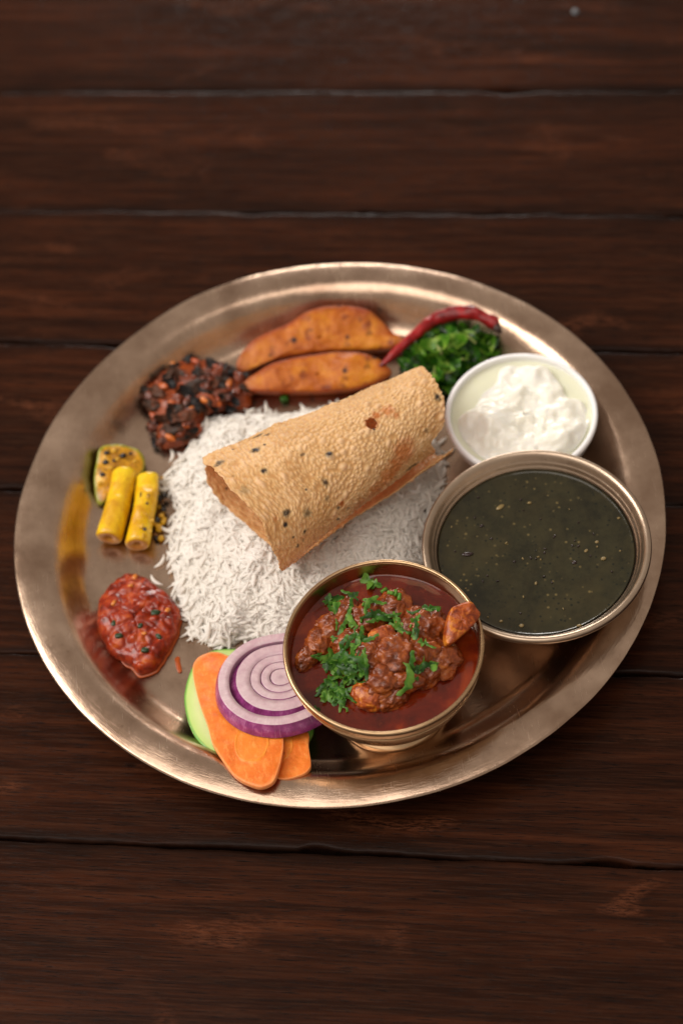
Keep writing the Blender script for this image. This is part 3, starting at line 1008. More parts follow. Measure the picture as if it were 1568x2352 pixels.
# packed core under the loose top grains
gx = np.linspace(0, 1.0, 30); ga = np.linspace(0, 2 * PI, 90, endpoint=False)
Rg = np.interp(ga, _ra, _rr, period=2 * PI)
core = np.zeros((30, 90, 3))
core[:, :, 0] = rc[0] + gx[:, None] * 0.95 * Rg * np.cos(ga); core[:, :, 1] = rc[1] + gx[:, None] * 0.95 * Rg * np.sin(ga)
hc, _ = rice_h(core.reshape(-1, 3)[:, :2])
core = core.reshape(-1, 3); core[:, 2] = np.maximum(hc - 0.0007, FLOOR + 0.0002)
off = len(RV)
RF = RF + grid_faces(30, 90, True, off)
RV = np.vstack([RV, core])
rice = solo("rice_mound", RV, RF, RICE, "heap of steamed white long grain rice in the middle of the plate", "rice")
rice["kind"] = "stuff"
stray = [(394, 1046, 1.45, "lone rice grain standing below the dark relish"), (369, 1290, .9, "curved rice grain between the yellow sticks and the tomato relish"),
         (358, 1334, -.9, "rice grain lying against the top of the tomato relish"), (370, 1106, .1, "rice grain poking left from the heap beside the yellow stick"),
         (424, 1046, -.4, "short rice grain at the foot of the dark relish"), (403, 1335, 1.5, "upright rice grain at the left edge of the heap"),
         (1012, 1015, .6, "rice grain beside the white bowl right of the rolled papadum"), (990, 1035, .5, "rice grain under the right end of the rolled papadum"),
         (1030, 1040, .5, "rice grain in the gap between the white and the wide bowl"), (400, 1205, .9, "rice grain loose on the plate left of the heap")]
for px, py, r, lab in stray:
    zz = FLOOR + (0.0011 if (px, py) != (358, 1334) else 0.0042)
    c = at(px, py, zz)[None]
    d = np.array([[math.cos(r), math.sin(r), 0]])
    V, F = grains(c, d, np.array([[0, 0, 1.]]), np.array([0.0088]), np.array([0.0021]), np.array([0.8 if px < 500 else .2]), 0)
    solo("rice_grain", V, F, RICE, lab, "rice grain", "stray rice grains around the heap")
for px, py, lab in [(653, 916, "green herb scrap on the bare plate below the potato wedges")]:
    c = at(px, py, FLOOR + 0.002)
    V, F = blob(c, (0.0026, 0.0022, 0.0018), 3, 0.2, 2, 4, box=.7)
    solo("herb_scrap", V, F, CORI, lab, "herb")

# ------------------------------------------------------------------ papadum
N = NT("roasted_papadum")
v = N.coord()
base = N.ramp(N.noise(v, 55, 5, 0.6), [(0.3, (0.74, 0.46, 0.17)), (0.55, (0.83, 0.57, 0.255)), (0.75, (0.88, 0.66, 0.34))])
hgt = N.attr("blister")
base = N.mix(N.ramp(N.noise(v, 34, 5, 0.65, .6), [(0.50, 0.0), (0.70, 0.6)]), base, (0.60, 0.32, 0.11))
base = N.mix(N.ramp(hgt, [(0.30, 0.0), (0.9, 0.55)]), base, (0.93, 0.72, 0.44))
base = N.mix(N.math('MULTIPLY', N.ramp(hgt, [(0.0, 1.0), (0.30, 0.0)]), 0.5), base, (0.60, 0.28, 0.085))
base = N.mix(N.math('MULTIPLY', N.ramp(N.noise(v, 520, 3, 0.7), [(0.64, 0.0), (0.72, 1.0)]), 0.5), base, (0.30, 0.12, 0.035))
base = N.mix(N.attr("oil"), base, (0.60, 0.17, 0.022))  # oil marks, plus orange light through the sheet painted in at lower right
base = N.mix(N.math('MULTIPLY', N.attr("char"), N.ramp(N.noise(v, 650, 3), [(0.30, 0.6), (0.48, 1.0)])), base, (0.022, 0.012, 0.014))
nb = N.bump(N.noise(v, 520, 4, 0.6), 0.35, 0.0006)
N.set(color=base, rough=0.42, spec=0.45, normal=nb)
tr = N.n.new('ShaderNodeBsdfTranslucent'); N.t.links.new(N.mix(1.0, base, (1.0, 0.55, 0.22), 'MULTIPLY'), tr.inputs[0]); N.t.links.new(nb, tr.inputs[1])
mx = N.n.new('ShaderNodeMixShader'); mx.inputs[0].default_value = 0.34
N.t.links.new(N.b.outputs[0], mx.inputs[1]); N.t.links.new(tr.outputs[0], mx.inputs[2]); N.t.links.new(mx.outputs[0], N.n['Material Output'].inputs[0])
PAPAD = N.m

PC0 = at(556, 1172, 0.0575); PC1 = at(978, 937, 0.0495)
AX = PC1 - PC0; PL = np.linalg.norm(AX); AX = AX / PL
PB = np.cross(AX, [0, 0, 1.0]); PB /= np.linalg.norm(PB)      # towards the viewer
PN = np.cross(PB, AX)


def smooth(a, b, x):
    t = np.clip((x - a) / (b - a), 0, 1)
    return t * t * (3 - 2 * t)


def pap_point(u, phi, w):
    """u along the axis (0 left mouth, 1 right end); phi degrees, 0 = top, + towards the viewer; w: 0 at the free outer edge .. 1 at the inner flap"""
    a = 0.0345 + (0.0205 - 0.0345) * u
    b = 0.0250 + (0.0200 - 0.0250) * u
    grow = smooth(0.62, 1.0, w) * (0.0030 + 0.0022 * np.clip(u, 0, 1))
    a = a + grow; b = b + grow
    p = np.radians(phi)
    # flare of the free edge at the left mouth
    fl = smooth(80, 125, phi) * np.clip(0.5 - u, 0, 1)
    a = a + 0.010 * fl
    return (PC0 + AX * (u * PL)[..., None] + PB * (a * np.sin(p))[..., None] + PN * (b * np.cos(p))[..., None])


def poly_side(P, line):
    """signed distance of image points P to polyline given as x=f(y') along its main direction"""
    return None


NU, NV = 300, 520
w = np.linspace(0, 1, NV)
phi_free = 116.0
phi_flap = -250.0
phis = phi_free + (phi_flap - phi_free) * w
# image lines for the two ends of the outer face
LEFT = np.array([(457, 1045), (480, 1066), (500, 1085), (556, 1152), (604, 1205), (620, 1250), (645, 1310)], float)
RIGHT = np.array([(960, 830), (990, 862), (1012, 895), (1021, 935), (1014, 985), (985, 1020)], float)
LOWL = np.array([(470, 1040), (491, 1065), (503, 1126), (527, 1166), (567, 1186), (600, 1240), (636, 1308)], float)


def solve_u(phi, ww, line, lo_, hi2):
    us = np.linspace(lo_, hi2, 241)
    Pp = proj(pap_point(us, np.full_like(us, phi), np.full_like(us, ww)))
    best, bu = 1e9, None
    Q = spline(line, 12)
    d = np.sqrt(((Pp[:, None] - Q[None]) ** 2).sum(-1))
    i = d.min(1).argmin()
    return us[i], d.min()


uL, uR = np.zeros(NV), np.zeros(NV)
for j in range(NV):
    ph = phis[j]
    if ph > -75:
        uL[j], _ = solve_u(ph, w[j], LEFT, -0.35, 0.45)
    else:
        uL[j] = np.interp(ph, [-250, -210, -180, -150, -120, -100, -75], [.06, .09, .065, .015, -.005, -.002, .01])
    if ph > -60:
        uR[j], _ = solve_u(ph, w[j], RIGHT, 0.7, 1.35)
    else:
        uR[j] = np.nan
g = np.isnan(uR)
uR[g] = uR[~g][-1] + 0.0 * g[g]
uR[g] = np.interp(phis[g], [-250, -200, -60], [0.99, 0.96, uR[~g][-1]])
kern = np.hanning(31); kern /= kern.sum()
pad = lambda a: np.convolve(np.pad(a, 15, mode='edge'), kern, 'valid')
uL, uR = pad(uL), pad(uR)
jx = np.stack([w * 30, np.zeros(NV), np.zeros(NV)], -1)
uL = uL + 0.006 * fbm(jx, 1.0, 5, 91, .65); uR = uR + 0.006 * fbm(jx + 7, 1.5, 5, 92, .7)
S = np.linspace(0, 1, NU)
U = uL[None] + (uR - uL)[None] * S[:, None]
# the flap only reaches far round at the right; at the left it stays tucked below
sj = S[:, None]
Wg_ = w[None]
end_phi = np.interp(S, [0, 0.35, 0.62, 0.8, 1.0], [-243, -232, -236, -250, -255])[:, None]
start_phi = np.interp(S, [0, 0.12, 0.5, 1.0], [108, 112, 116, 112])[:, None] + 3.0 * fbm(np.stack([S * 14, 0 * S, 0 * S], -1), 1.0, 4, 93)[:, None] * 0.6
PHI = start_phi + (end_phi - start_phi) * Wg_
PV = pap_point(U.ravel(), PHI.ravel(), np.broadcast_to(Wg_, U.shape).ravel()).reshape(NU, NV, 3)
# blisters
H = np.zeros((NU, NV))
len_u = PL * 1.05 / NU; len_v = 0.165 / NV
yy, xx = np.mgrid[0:NU, 0:NV]
br = np.random.default_rng(11)
for k in range(15000):
    ci, cj = br.uniform(0, NU), br.uniform(0, NV)
    lump = cj < NV * 0.38 and ci > NU * .35
    rad = br.uniform(0.0006, 0.0011) * (1.25 if lump else 1.0) * (1.7 if k < 260 else 1)
    hh = rad * br.uniform(0.32, 0.52)
    if H[int(ci), int(cj)] > 0.22 * hh: continue
    ri, rj = int(rad * 2.2 / len_u) + 1, int(rad * 2.2 / len_v) + 1
    i0, i1, j0, j1 = max(0, int(ci) - ri), min(NU, int(ci) + ri + 1), max(0, int(cj) - rj), min(NV, int(cj) + rj + 1)
    # towards the left mouth the blisters run together into ripples round the roll
    st = 1.0 + 1.1 * max(0, 1 - ci / (NU * 0.45))
    d2 = (((yy[i0:i1, j0:j1] - ci) * len_u) ** 2 * st ** .6 + ((xx[i0:i1, j0:j1] - cj) * len_v / st) ** 2) / rad ** 2
    H[i0:i1, j0:j1] = np.maximum(H[i0:i1, j0:j1], hh * np.exp(-d2 * 1.3))
gu = np.gradient(PV, axis=0); gv = np.gradient(PV, axis=1)
Nn2 = np.cross(gv, gu); Nn2 /= np.linalg.norm(Nn2, axis=2, keepdims=True)
cen = PC0 + AX * (U * PL)[..., None]
sgn = np.sign(((PV - cen) * Nn2).sum(-1).mean())
Nn2 *= sgn
Pn = PV.reshape(-1, 3)
warp = (fbm(Pn, 38, 3, 95) * 0.0011).reshape(NU, NV)
edge = np.minimum.reduce([S[:, None] * np.ones(NV), (1 - S)[:, None] * np.ones(NV)])
PV2 = PV + Nn2 * (H * 1.3 + warp)[..., None]
# curl of the upper left corner
jj = np.abs(phis + 48) / 22
cur = np.exp(-jj ** 2)[None] * np.clip(1 - S / 0.06, 0, 1)[:, None]
PV2 = PV2 + Nn2 * (-0.004 * cur ** 2)[..., None]
V = PV2.reshape(-1, 3)
F = grid_faces(NU, NV)
pb = BVHTree.FromPolygons(V.tolist(), F)


def PX(cx, cy):
    return 430.6 + .4027 * cx, 803.7 + .4027 * cy


char = np.zeros(len(V)); oil = np.zeros(len(V))


def mark(arr, cx, cy, r, val=1.0, ex=1.0, ang_=0.0):
    h = hit(pb, *PX(cx, cy))
    if h is None: return None
    d = V - np.array(h[0])
    e1 = np.cos(ang_) * AX + np.sin(ang_) * np.cross(np.array(h[1]), AX)
    al = d @ e1
    dd = np.sqrt((d ** 2).sum(1) + (al / ex) ** 2 - al ** 2) / r + 0.35 * vnoise(V, 900, int(cx))
    arr[:] = np.maximum(arr, val * np.clip(1.6 - dd * 1.1, 0, 1))
    return np.array(h[0])


for cx, cy, r, val, ex in [(388, 568, 1.7, 1, 1.4), (437, 690, 1.4, 1, 1), (400, 492, 1.5, .8, 1.8), (455, 485, 1.0, .7, 1.8), (440, 540, .7, .9, 1), (262, 567, .6, .9, 1.3), (180, 645, 1.4, .8, 1.8),
                            (325, 800, 2.4, .35, 1), (262, 720, .7, .4, 1), (655, 598, .8, .8, 1.5), (808, 592, 1.4, 1, 1.2), (800, 590, 1.0, .9, 1.8), (785, 757, 2.0, .85, .8), (677, 797, .6, .9, 1), (795, 848, 1.2, .5, 1),
                            (685, 930, 2.1, .6, 1), (568, 930, 1.5, .9, 1.3), (558, 995, 1.2, 1, 1), (667, 1037, .9, 1, 1), (604, 1068, .6, 1, 1), (630, 1118, .9, 1, 1), (660, 1085, .8, .4, 1), (860, 965, .9, .9, 1),
                            (860, 900, .8, .8, 1), (630, 370, 1.3, .8, 2.0), (860, 293, .9, .9, 1), (868, 350, .5, .6, 1), (1087, 187, .9, .8, 1.6), (1270, 85, 1.1, .9, 1.4), (1423, 270, 2.0, 1, .7), (1360, 460, 1.2, .6, .8),
                            (1275, 665, 1.6, .8, 2.2), (915, 905, 1.0, .5, 1), (222, 790, .6, 1, 1), (1062, 452, .8, 1, 1), (625, 575, .25, .7, 1)]:
    mark(char, cx, cy, r * .001, val, ex)
for cx, cy, r, val in [(1140, 345, 3.2, .7), (1190, 370, 1.6, .7), (1075, 375, 2.2, .9), (500, 965, 1.2, .5), (880, 880, 1.6, .9), (1235, 590, 6.0, .8), (1150, 715, 5.5, .75), (1190, 655, 5.0, .8), (1075, 800, 5.0, .65), (990, 880, 4.5, .5), (1250, 540, 4.0, .5)]:
    mark(oil, cx, cy, r * .001, val)  # broad lower right marks paint in the translucent orange shade of the flap
hole_c = mark(oil, 1050, 418, .0034, .8)
hd = V - hole_c
hr = np.linalg.norm(hd, axis=1) / 0.0031 + 0.22 * vnoise(V, 600, 77) + 0.05 * vnoise(V, 1500, 78)
near = (hr < 1)
hole2 = mark(oil, 880, 880, .0012, .8)
near |= (np.linalg.norm(V - hole2, axis=1) / 0.0011 + 0.3 * vnoise(V, 900, 79) < 1) if hole2 is not None else False
F = [f for f in F if not (near[f[0]] and near[f[2]])]
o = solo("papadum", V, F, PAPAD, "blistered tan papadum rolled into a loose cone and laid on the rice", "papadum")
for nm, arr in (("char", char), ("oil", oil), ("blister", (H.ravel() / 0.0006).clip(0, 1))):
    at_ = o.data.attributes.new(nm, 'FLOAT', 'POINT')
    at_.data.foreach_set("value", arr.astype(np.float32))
sm = o.modifiers.new("thickness", 'SOLIDIFY'); sm.thickness = 0.0006; sm.offset = -1 if sgn > 0 else 1

# ------------------------------------------------------------------ potato wedges
N = NT("fried_potato")
v = N.coord()
col = N.ramp(N.noise(v, 55, 5, 0.6, 0.4), [(0.30, (0.28, 0.048, 0.004)), (0.48, (0.46, 0.125, 0.007)), (0.66, (0.62, 0.24, 0.016))])
col = N.mix(N.ramp(N.noise(v, 120, 3, 0.5), [(0.53, 0.0), (0.66, 0.85)]), col, (0.15, 0.020, 0.004))
col = N.mix(N.attr("rim"), col, (0.26, 0.036, 0.004))
col = N.mix(N.math('MULTIPLY', N.ramp(N.voro(v, 130), [(0.17, 1.0), (0.26, 0.0)]), N.ramp(N.noise(v, 70, 2), [(0.46, 0.0), (0.54, 1.0)])), col, (0.05, 0.010, 0.003))
N.set(color=col, rough=0.45, spec=0.35, sss=0.15, sssr=(1, .4, .1), ssss=0.002, normal=N.bump(N.noise(v, 220, 5), 0.6, 0.0011))
WEDGE = N.m


def G2(cx, cy): return 516.7 + .4394 * cx, 660.2 + .4394 * cy


def wedge(pts, z, top, bottom, lab, nrm, seed):
    nrm = np.array(nrm) / np.linalg.norm(nrm)
    pts = [G2(*p) for p in pts]
    c = np.mean(pts, 0)
    ol = outline_world(pts, np.array(at(c[0], c[1], z)), nrm, 140)
    V, F = pillow(ol, nrm, top, bottom, 30, 5.5, lambda V, n: (fbm(V, 60, 4, seed) * 0.0014 + fbm(V, 260, 3, seed + 3) * .0003)[:, None] * n)
    V[:, 2] = np.maximum(V[:, 2], FLOOR + 0.0002)
    o = solo("potato_wedge", V, F, WEDGE, lab, "potato wedge", "fried potato wedges at the rear of the plate")
    n_ = 140; m_ = (len(V) - 2) // n_
    rim = np.zeros(len(V))
    k = np.arange(m_)
    prof_ = smooth(0.78, 1.0, np.sin(np.linspace(0.03, PI / 2, 30)))
    rim[:30 * n_] = np.repeat(prof_, n_); rim[30 * n_:] = 1
    rim = rim * (0.75 + .4 * vnoise(V, 90, seed))
    a = o.data.attributes.new("rim", 'FLOAT', 'POINT'); a.data.foreach_set("value", rim.clip(0, 1).astype(np.float32))
    return o


wedge([(60, 415), (80, 360), (140, 290), (230, 240), (330, 195), (440, 130), (560, 102), (660, 104), (760, 130), (840, 200), (890, 250), (950, 268), (930, 300), (880, 325), (760, 335), (560, 342), (400, 362),
       (250, 392), (130, 440), (80, 450)], 0.0135, 0.0055, 0.0095, "rear fried potato wedge, larger and spotted with dark char", (0.0, -0.42, 0.9), 101)
wedge([(92, 530), (110, 490), (180, 445), (260, 400), (400, 368), (560, 345), (690, 345), (790, 372), (850, 420), (870, 455), (800, 500), (700, 535), (560, 552), (420, 556), (280, 556), (150, 552)],
      0.0115, 0.0055, 0.0075, "front fried potato wedge, plain orange and partly behind the papadum", (0.0, -0.38, 0.9), 102)

# ------------------------------------------------------------------ dried chilli
N = NT("dried_chilli")
v = N.coord()
N.set(color=N.ramp(N.noise(v, 130, 4), [(0.35, (0.09, 0.002, 0.003)), (0.6, (0.30, 0.006, 0.008)), (0.8, (0.40, 0.014, 0.014))]), rough=0.3, spec=0.4, normal=N.bump(N.noise(v, 260, 3), 0.5, 0.001))
pts = [(872, 842, .015), (896, 820, .017), (932, 788, .019), (965, 758, .020), (1000, 733, .020), (1045, 719, .022), (1090, 722, .022), (1125, 735, .021), (1140, 750, .020)]
path = spline([at(x, y, z) for x, y, z in pts], 8)
tt = np.linspace(0, 1, len(path))
rad = np.interp(tt, [0, .1, .35, .7, .92, 1], [.0008, .0019, .0030, .0039, .0038, .0022])
V, F = tube(path, rad, 20, True, lambda V: 0.0010 * (fbm(V, 150, 3, 111))[:, None] * np.array([.4, .4, 1]))
ch = thing("dried_chilli", "curved shiny dark red dried chilli lying over the greens", "chilli", at(1000, 740, .01))
part("chilli_pod", V, F, N.m, ch)
V, F = tube([at(1139, 748, .020), at(1144, 757, .0195), at(1149, 764, .019)], [.0028, .0022, .0010], 12)
part("chilli_cap", V, F, plain("chilli_stalk", (0.03, 0.012, 0.008), 0.5), ch)

# ------------------------------------------------------------------ greens
GREEN = leafy("cooked_greens", [(0.28, (0.006, 0.028, 0.003)), (0.48, (0.022, 0.100, 0.007)), (0.66, (0.085, 0.23, 0.016)), (0.85, (0.24, 0.38, 0.05))], 0.5, 0.22)
PALEG = leafy("pale_green_stem", [(0.3, (0.14, 0.22, 0.03)), (0.7, (0.32, 0.36, 0.12))])
PURP = plain("fried_onion_purple", (0.05, 0.012, 0.018), 0.2)
gpoly = spline([(915, 850), (935, 815), (972, 778), (1010, 752), (1060, 745), (1110, 760), (1155, 772), (1158, 800), (1110, 830), (1060, 850), (1035, 890), (1010, 915), (985, 890), (945, 860)], 6, True)
greens = thing("cooked_greens", "heap of wilted dark green leaves behind the white bowl", "greens", at(1030, 810, FLOOR))
gc = at(1035, 820, FLOOR + .002)
go = np.array([at(x, y, FLOOR + .003) for x, y in gpoly])
V, F = pillow(resample_closed(go, 70), (0, 0, 1), 0.008, 0.002, 14, 2.4, lambda V, n: (fbm(V, 180, 3, 121) * 0.002)[:, None] * n)
V[:, 2] = np.maximum(V[:, 2], FLOOR + .0002)
part("leaf_mass", V, F, GREEN, greens)
gb = BVHTree.FromPolygons(V.tolist(), F)


def folded_leaf(seed, L, mat):
    r = np.random.default_rng(seed)
    nu, nv = 12, 7
    u = np.linspace(-1, 1, nu); v_ = np.linspace(-1, 1, nv)
    U_, V_ = np.meshgrid(u, v_, indexing='ij')
    wd = np.sqrt(np.clip(1 - U_ ** 2 * .95, .02, 1)) * (0.5 + .1 * r.standard_normal())
    x = U_ * L * .5; y = V_ * wd * L * .5
    c1, c2 = r.uniform(-180, 180), r.uniform(60, 260)
    z = c2 * y ** 2 + c1 * x ** 2
    P3 = np.stack([x, y, z], -1).reshape(-1, 3)
    P3[:, 2] += fbm(P3 + seed, 320, 2, seed) * L * .09
    return data_mesh("leaf", P3, grid_faces(nu, nv), mat)


lm = [folded_leaf(200 + k, 0.013, GREEN) for k in range(8)]
pm = [folded_leaf(220 + k, 0.007, PURP) for k in range(2)]
sm_ = [leaf_mesh('stem', 60 + k, PALEG, 0.012) for k in range(2)]
gr = np.random.default_rng(5)


def in_poly(x, y, poly):
    c = False; n = len(poly)
    for i in range(n):
        x1, y1 = poly[i]; x2, y2 = poly[(i + 1) % n]
        if (y1 > y) != (y2 > y) and x < (x2 - x1) * (y - y1) / (y2 - y1) + x1: c = not c
    return c


def scatter_parts(parent, bvh_, poly, n, name_mesh, r_, smin, smax, tilt=.6, lift=.001):
    bb = np.array([poly.min(0), poly.max(0)])
    k = 0; tries = 0
    base = parent_world(parent)
    while k < n and tries < n * 20:
        tries += 1
        x, y = r_.uniform(bb[0], bb[1])
        if not in_poly(x, y, poly): continue
        h = hit(bvh_, x, y)
        if h is None: continue
        nm, me = name_mesh[r_.integers(len(name_mesh))]
        o = bpy.data.objects.new(nm, me)
        n_ = (h[1] + Vector((0, 0, .5)) + Vector(r_.uniform(-tilt, tilt, 3).tolist())).normalized()
        a = r_.uniform(0, 2 * PI); X = Vector((math.cos(a), math.sin(a), 0)); X = (X - n_ * X.dot(n_)).normalized(); Y = n_.cross(X)
        s = r_.uniform(smin, smax)
        p = h[0] + n_ * lift * r_.uniform(.2, 2.0) - base
        link(o, parent)
        o.matrix_basis = Matrix([[X[i] * s, Y[i] * s, n_[i] * s, p[i]] for i in range(3)] + [[0, 0, 0, 1]])
        k += 1


scatter_parts(greens, gb, gpoly, 75, [("leaf", m) for m in lm], gr, .7, 1.35, .8, .0013)
scatter_parts(greens, gb, gpoly, 12, [("leaf_stem", m) for m in sm_], gr, .7, 1.1, .5, .0025)
scatter_parts(greens, gb, gpoly, 4, [("onion_shred", m) for m in pm], gr, .8, 1.2, .5, .0025)

# ------------------------------------------------------------------ dark relish
DARKL = flesh("dark_relish_leaf", [(0.3, (0.006, 0.005, 0.005)), (0.5, (0.030, 0.016, 0.010)), (0.66, (0.075, 0.026, 0.012)), (0.82, (0.15, 0.035, 0.010))], 130, 0.5, bump=.5, rnd=.5, spec=.25)
REDSP = flesh("red_spice_paste", [(0.3, (0.050, 0.010, 0.004)), (0.55, (0.16, 0.028, 0.007)), (0.8, (0.32, 0.06, 0.010))], 110, 0.32, bump=.5, rnd=.3, spec=.4)
BEAN = flesh("fried_soya_bean", [(0.3, (0.36, 0.055, 0.008)), (0.55, (0.60, 0.16, 0.018)), (0.8, (0.72, 0.32, 0.07))], 90, 0.34, bump=.2, rnd=.5, coat=.3)
dpoly = spline([(328, 905), (350, 862), (395, 832), (440, 826), (490, 838), (535, 850), (568, 885), (578, 925), (560, 945), (500, 948), (462, 975), (448, 1005), (415, 1025), (378, 1028), (355, 995), (350, 950)], 6, True)
relish = thing("bean_relish", "dark relish of black leaves and orange fried beans left of the wedges", "relish", at(450, 920, FLOOR))
do = np.array([at(x, y, FLOOR + .003) for x, y in dpoly])
V, F = pillow(resample_closed(do, 80), (0, 0, 1), 0.0105, 0.002, 18, 2.2, lambda V, n: (fbm(V, 160, 3, 131) * 0.0022)[:, None] * n)
V[:, 2] = np.maximum(V[:, 2], FLOOR + .0002)
part("relish_base", V, F, REDSP, relish)
db = BVHTree.FromPolygons(V.tolist(), F)


def unit_blob(name, rad, seed, mat, amp=.25, fine=.08, sub=3):
    V, F = blob((0, 0, 0), rad, sub, amp, 1.8, seed, (0, 0, 0), fine)
    return data_mesh(name, V, F, mat)


dk = [folded_leaf(300 + k, 0.0095, DARKL) for k in range(5)] + [unit_blob("leaf_clump", (.0042, .0026, .0013), 300 + k, DARKL, .6, .25) for k in range(3)]
dr = [unit_blob("spice_clump", (.0036, .0025, .0016), 320 + k, REDSP, .4, .2) for k in range(4)]
be = [unit_blob("bean", (.0031, .0017, .0015), 330 + k, BEAN, .10, .02) for k in range(3)]
r2 = np.random.default_rng(8)
scatter_parts(relish, db, dpoly, 70, [("leaf_clump", m) for m in dk], r2, .7, 1.5, .7, .0008)
scatter_parts(relish, db, dpoly, 30, [("spice_clump", m) for m in dr], r2, .7, 1.3, .7, .0008)
scatter_parts(relish, db, dpoly, 18, [("bean", m) for m in be], r2, .7, 1.1, .6, .0010)

# ------------------------------------------------------------------ yellow radish pickle
N = NT("turmeric_pickle")
v = N.coord()
col = N.ramp(N.noise(v, 85, 6, 0.65, .4), [(0.3, (0.48, 0.21, 0.004)), (0.52, (0.72, 0.44, 0.005)), (0.7, (0.80, 0.58, 0.010))])
col = N.mix(N.ramp(N.noise(v, 210, 5, .7), [(.56, 0.0), (.68, .6)]), col, (0.42, 0.16, 0.006))
col = N.mix(N.attr("cut"), col, (0.44, 0.17, 0.03))
N.set(color=col, rough=0.3, spec=0.5, sss=0.25, sssr=(1, .6, .1), ssss=0.003, normal=N.bump(N.noise(v, 240, 4), 0.3, 0.0008))
YEL = N.m


def stick(p0, p1, r, lab, seed, z0=.0125, z1=.0125):
    a, b = at(*p0, z0), at(*p1, z1)
    n = 46
    P = a + (b - a) * np.linspace(0, 1, n)[:, None]
    P[:, 0] += .0007 * np.sin(np.linspace(0, PI, n))
    t = np.linspace(0, 1, n)
    R = r * (1 - .25 * (np.clip(1 - t / .05, 0, 1) ** 2) - .10 * np.clip((t - .96) / .04, 0, 1) ** 2) * np.interp(t, [0, 1], [.93, 1.05])
    V, F = tube(P, R, 36, False)
    V = V + (fbm(V, 70, 4, seed) * (.0010 if seed == 141 else .0016))[:, None] * np.array([.6, .3, 1])
    off = len(V)
    # cut faces with a sunken pith
    ax = (b - a) / np.linalg.norm(b - a)
    extra, cutm = [], np.zeros(off)
    Fx = []
    for endi, sg in ((0, -1), (n - 1, 1)):
        ring = V[endi * 36:(endi + 1) * 36]
        c = ring.mean(0)
        prev = np.arange(endi * 36, (endi + 1) * 36)
        for s, dz in ((.86, .0004), (.6, .0001), (.36, -.0002), (.24, -.0024)):
            st = off + len(extra)
            extra += list(c + (ring - c) * s + ax * sg * dz)
            cur_ = np.arange(st, st + 36)
            for j in range(36):
                j2 = (j + 1) % 36
                Fx.append((prev[j], prev[j2], cur_[j2], cur_[j]))
            prev = cur_
        st = off + len(extra); extra.append(c - ax * sg * .002)
        for j in range(36): Fx.append((prev[j], prev[(j + 1) % 36], st))
    Vx = np.vstack([V, np.array(extra)])
    cut = np.r_[np.zeros(off), np.clip(.9 + .3 * vnoise(np.array(extra), 500, seed), 0, 1)]
    Vx[:, 2] = np.maximum(Vx[:, 2], FLOOR + .0002)
    o = solo("pickle_stick", Vx, F + [tuple(int(i) for i in f) for f in Fx], YEL, lab, "pickle", "yellow pickled radish sticks")
    at2 = o.data.attributes.new("cut", 'FLOAT', 'POINT'); at2.data.foreach_set("value", cut.astype(np.float32))
    return o


stick((288, 1080), (250, 1236), .0066, "bright yellow pickled radish stick, the left one with a hollow cut end", 141, .0135, .0120)
stick((341, 1090), (316, 1250), .0060, "yellow pickled radish stick, the right one with seeds stuck on it", 142, .0130, .0115)
N = NT("pickle_slice_flesh")
v = N.coord()
col = N.ramp(N.noise(v, 150, 4), [(0.35, (0.34, 0.14, 0.004)), (0.55, (0.62, 0.30, 0.008)), (0.75, (0.70, 0.44, 0.02))])
col = N.mix(N.ramp(N.noise(v, 330, 3), [(.55, 0.0), (.66, .7)]), col, (0.05, 0.03, 0.004))
col = N.mix(N.attr("cut"), col, (0.24, 0.26, 0.012))
N.set(color=col, rough=.3, normal=N.bump(N.noise(v, 260, 3), .5, .001))
nn = np.array([0.25, -0.35, .9]); nn /= np.linalg.norm(nn)
ol = outline_world([(222, 1060), (230, 1030), (262, 1020), (300, 1026), (328, 1045), (332, 1080), (300, 1110), (262, 1130), (235, 1160), (222, 1150), (216, 1100)], np.array(at(272, 1080, .010)), nn, 70)
sl = thing("pickle_slice", "round pickle slice with green skin and dark seeds behind the yellow sticks", "pickle", at(272, 1080, FLOOR))
V, F = pillow(ol, nn, .0030, .0035, 14, 4, lambda V, n: (fbm(V, 150, 3, 171) * .0011)[:, None] * n)
V[:, 2] = np.maximum(V[:, 2], FLOOR + .0002)
so = part("slice_body", V, F, N.m, sl)
dcen = np.linalg.norm(V - V.mean(0), axis=1)
ringf = np.zeros(len(V)); th_ = np.sin(np.linspace(.03, PI / 2, 14)); ringf[:14 * 70] = np.repeat(smooth(.86, .97, th_), 70); ringf[14 * 70:] = 1
a = so.data.attributes.new("cut", 'FLOAT', 'POINT'); a.data.foreach_set("value", ringf.astype(np.float32))
sb = BVHTree.FromPolygons(V.tolist(), F)
SEED = plain("black_mustard_seed", (0.012, 0.008, 0.006), .25)
YB = plain("yellow_spice_bit", (0.55, 0.30, 0.01), .35)
for px, py, s, m in [(245, 1040, 1.7, 0), (283, 1047, 2.0, 0), (243, 1062, 1.8, 0), (236, 1090, 1.6, 0), (300, 1042, 1.1, 0), (262, 1036, 1.6, 1), (255, 1075, 1.6, 1), (270, 1055, 1.4, 1), (230, 1110, 1.5, 1), (310, 1060, 1.5, 1), (262, 1058, 1.1, 0)]:
    h = hit(sb, px, py)
    if h:
        V, F = blob(np.array(h[0]), (s * .001, s * .0008, s * .0007), 2, .15, 2, int(px))
        part("seed" if m == 0 else "spice_bit", V, F, YB if m else SEED, sl)
sp_ = thing("spice_crumbs", "dark and yellow spice crumbs along the right side of the sticks", "spices", at(368, 1170, FLOOR))
r3 = np.random.default_rng(12)
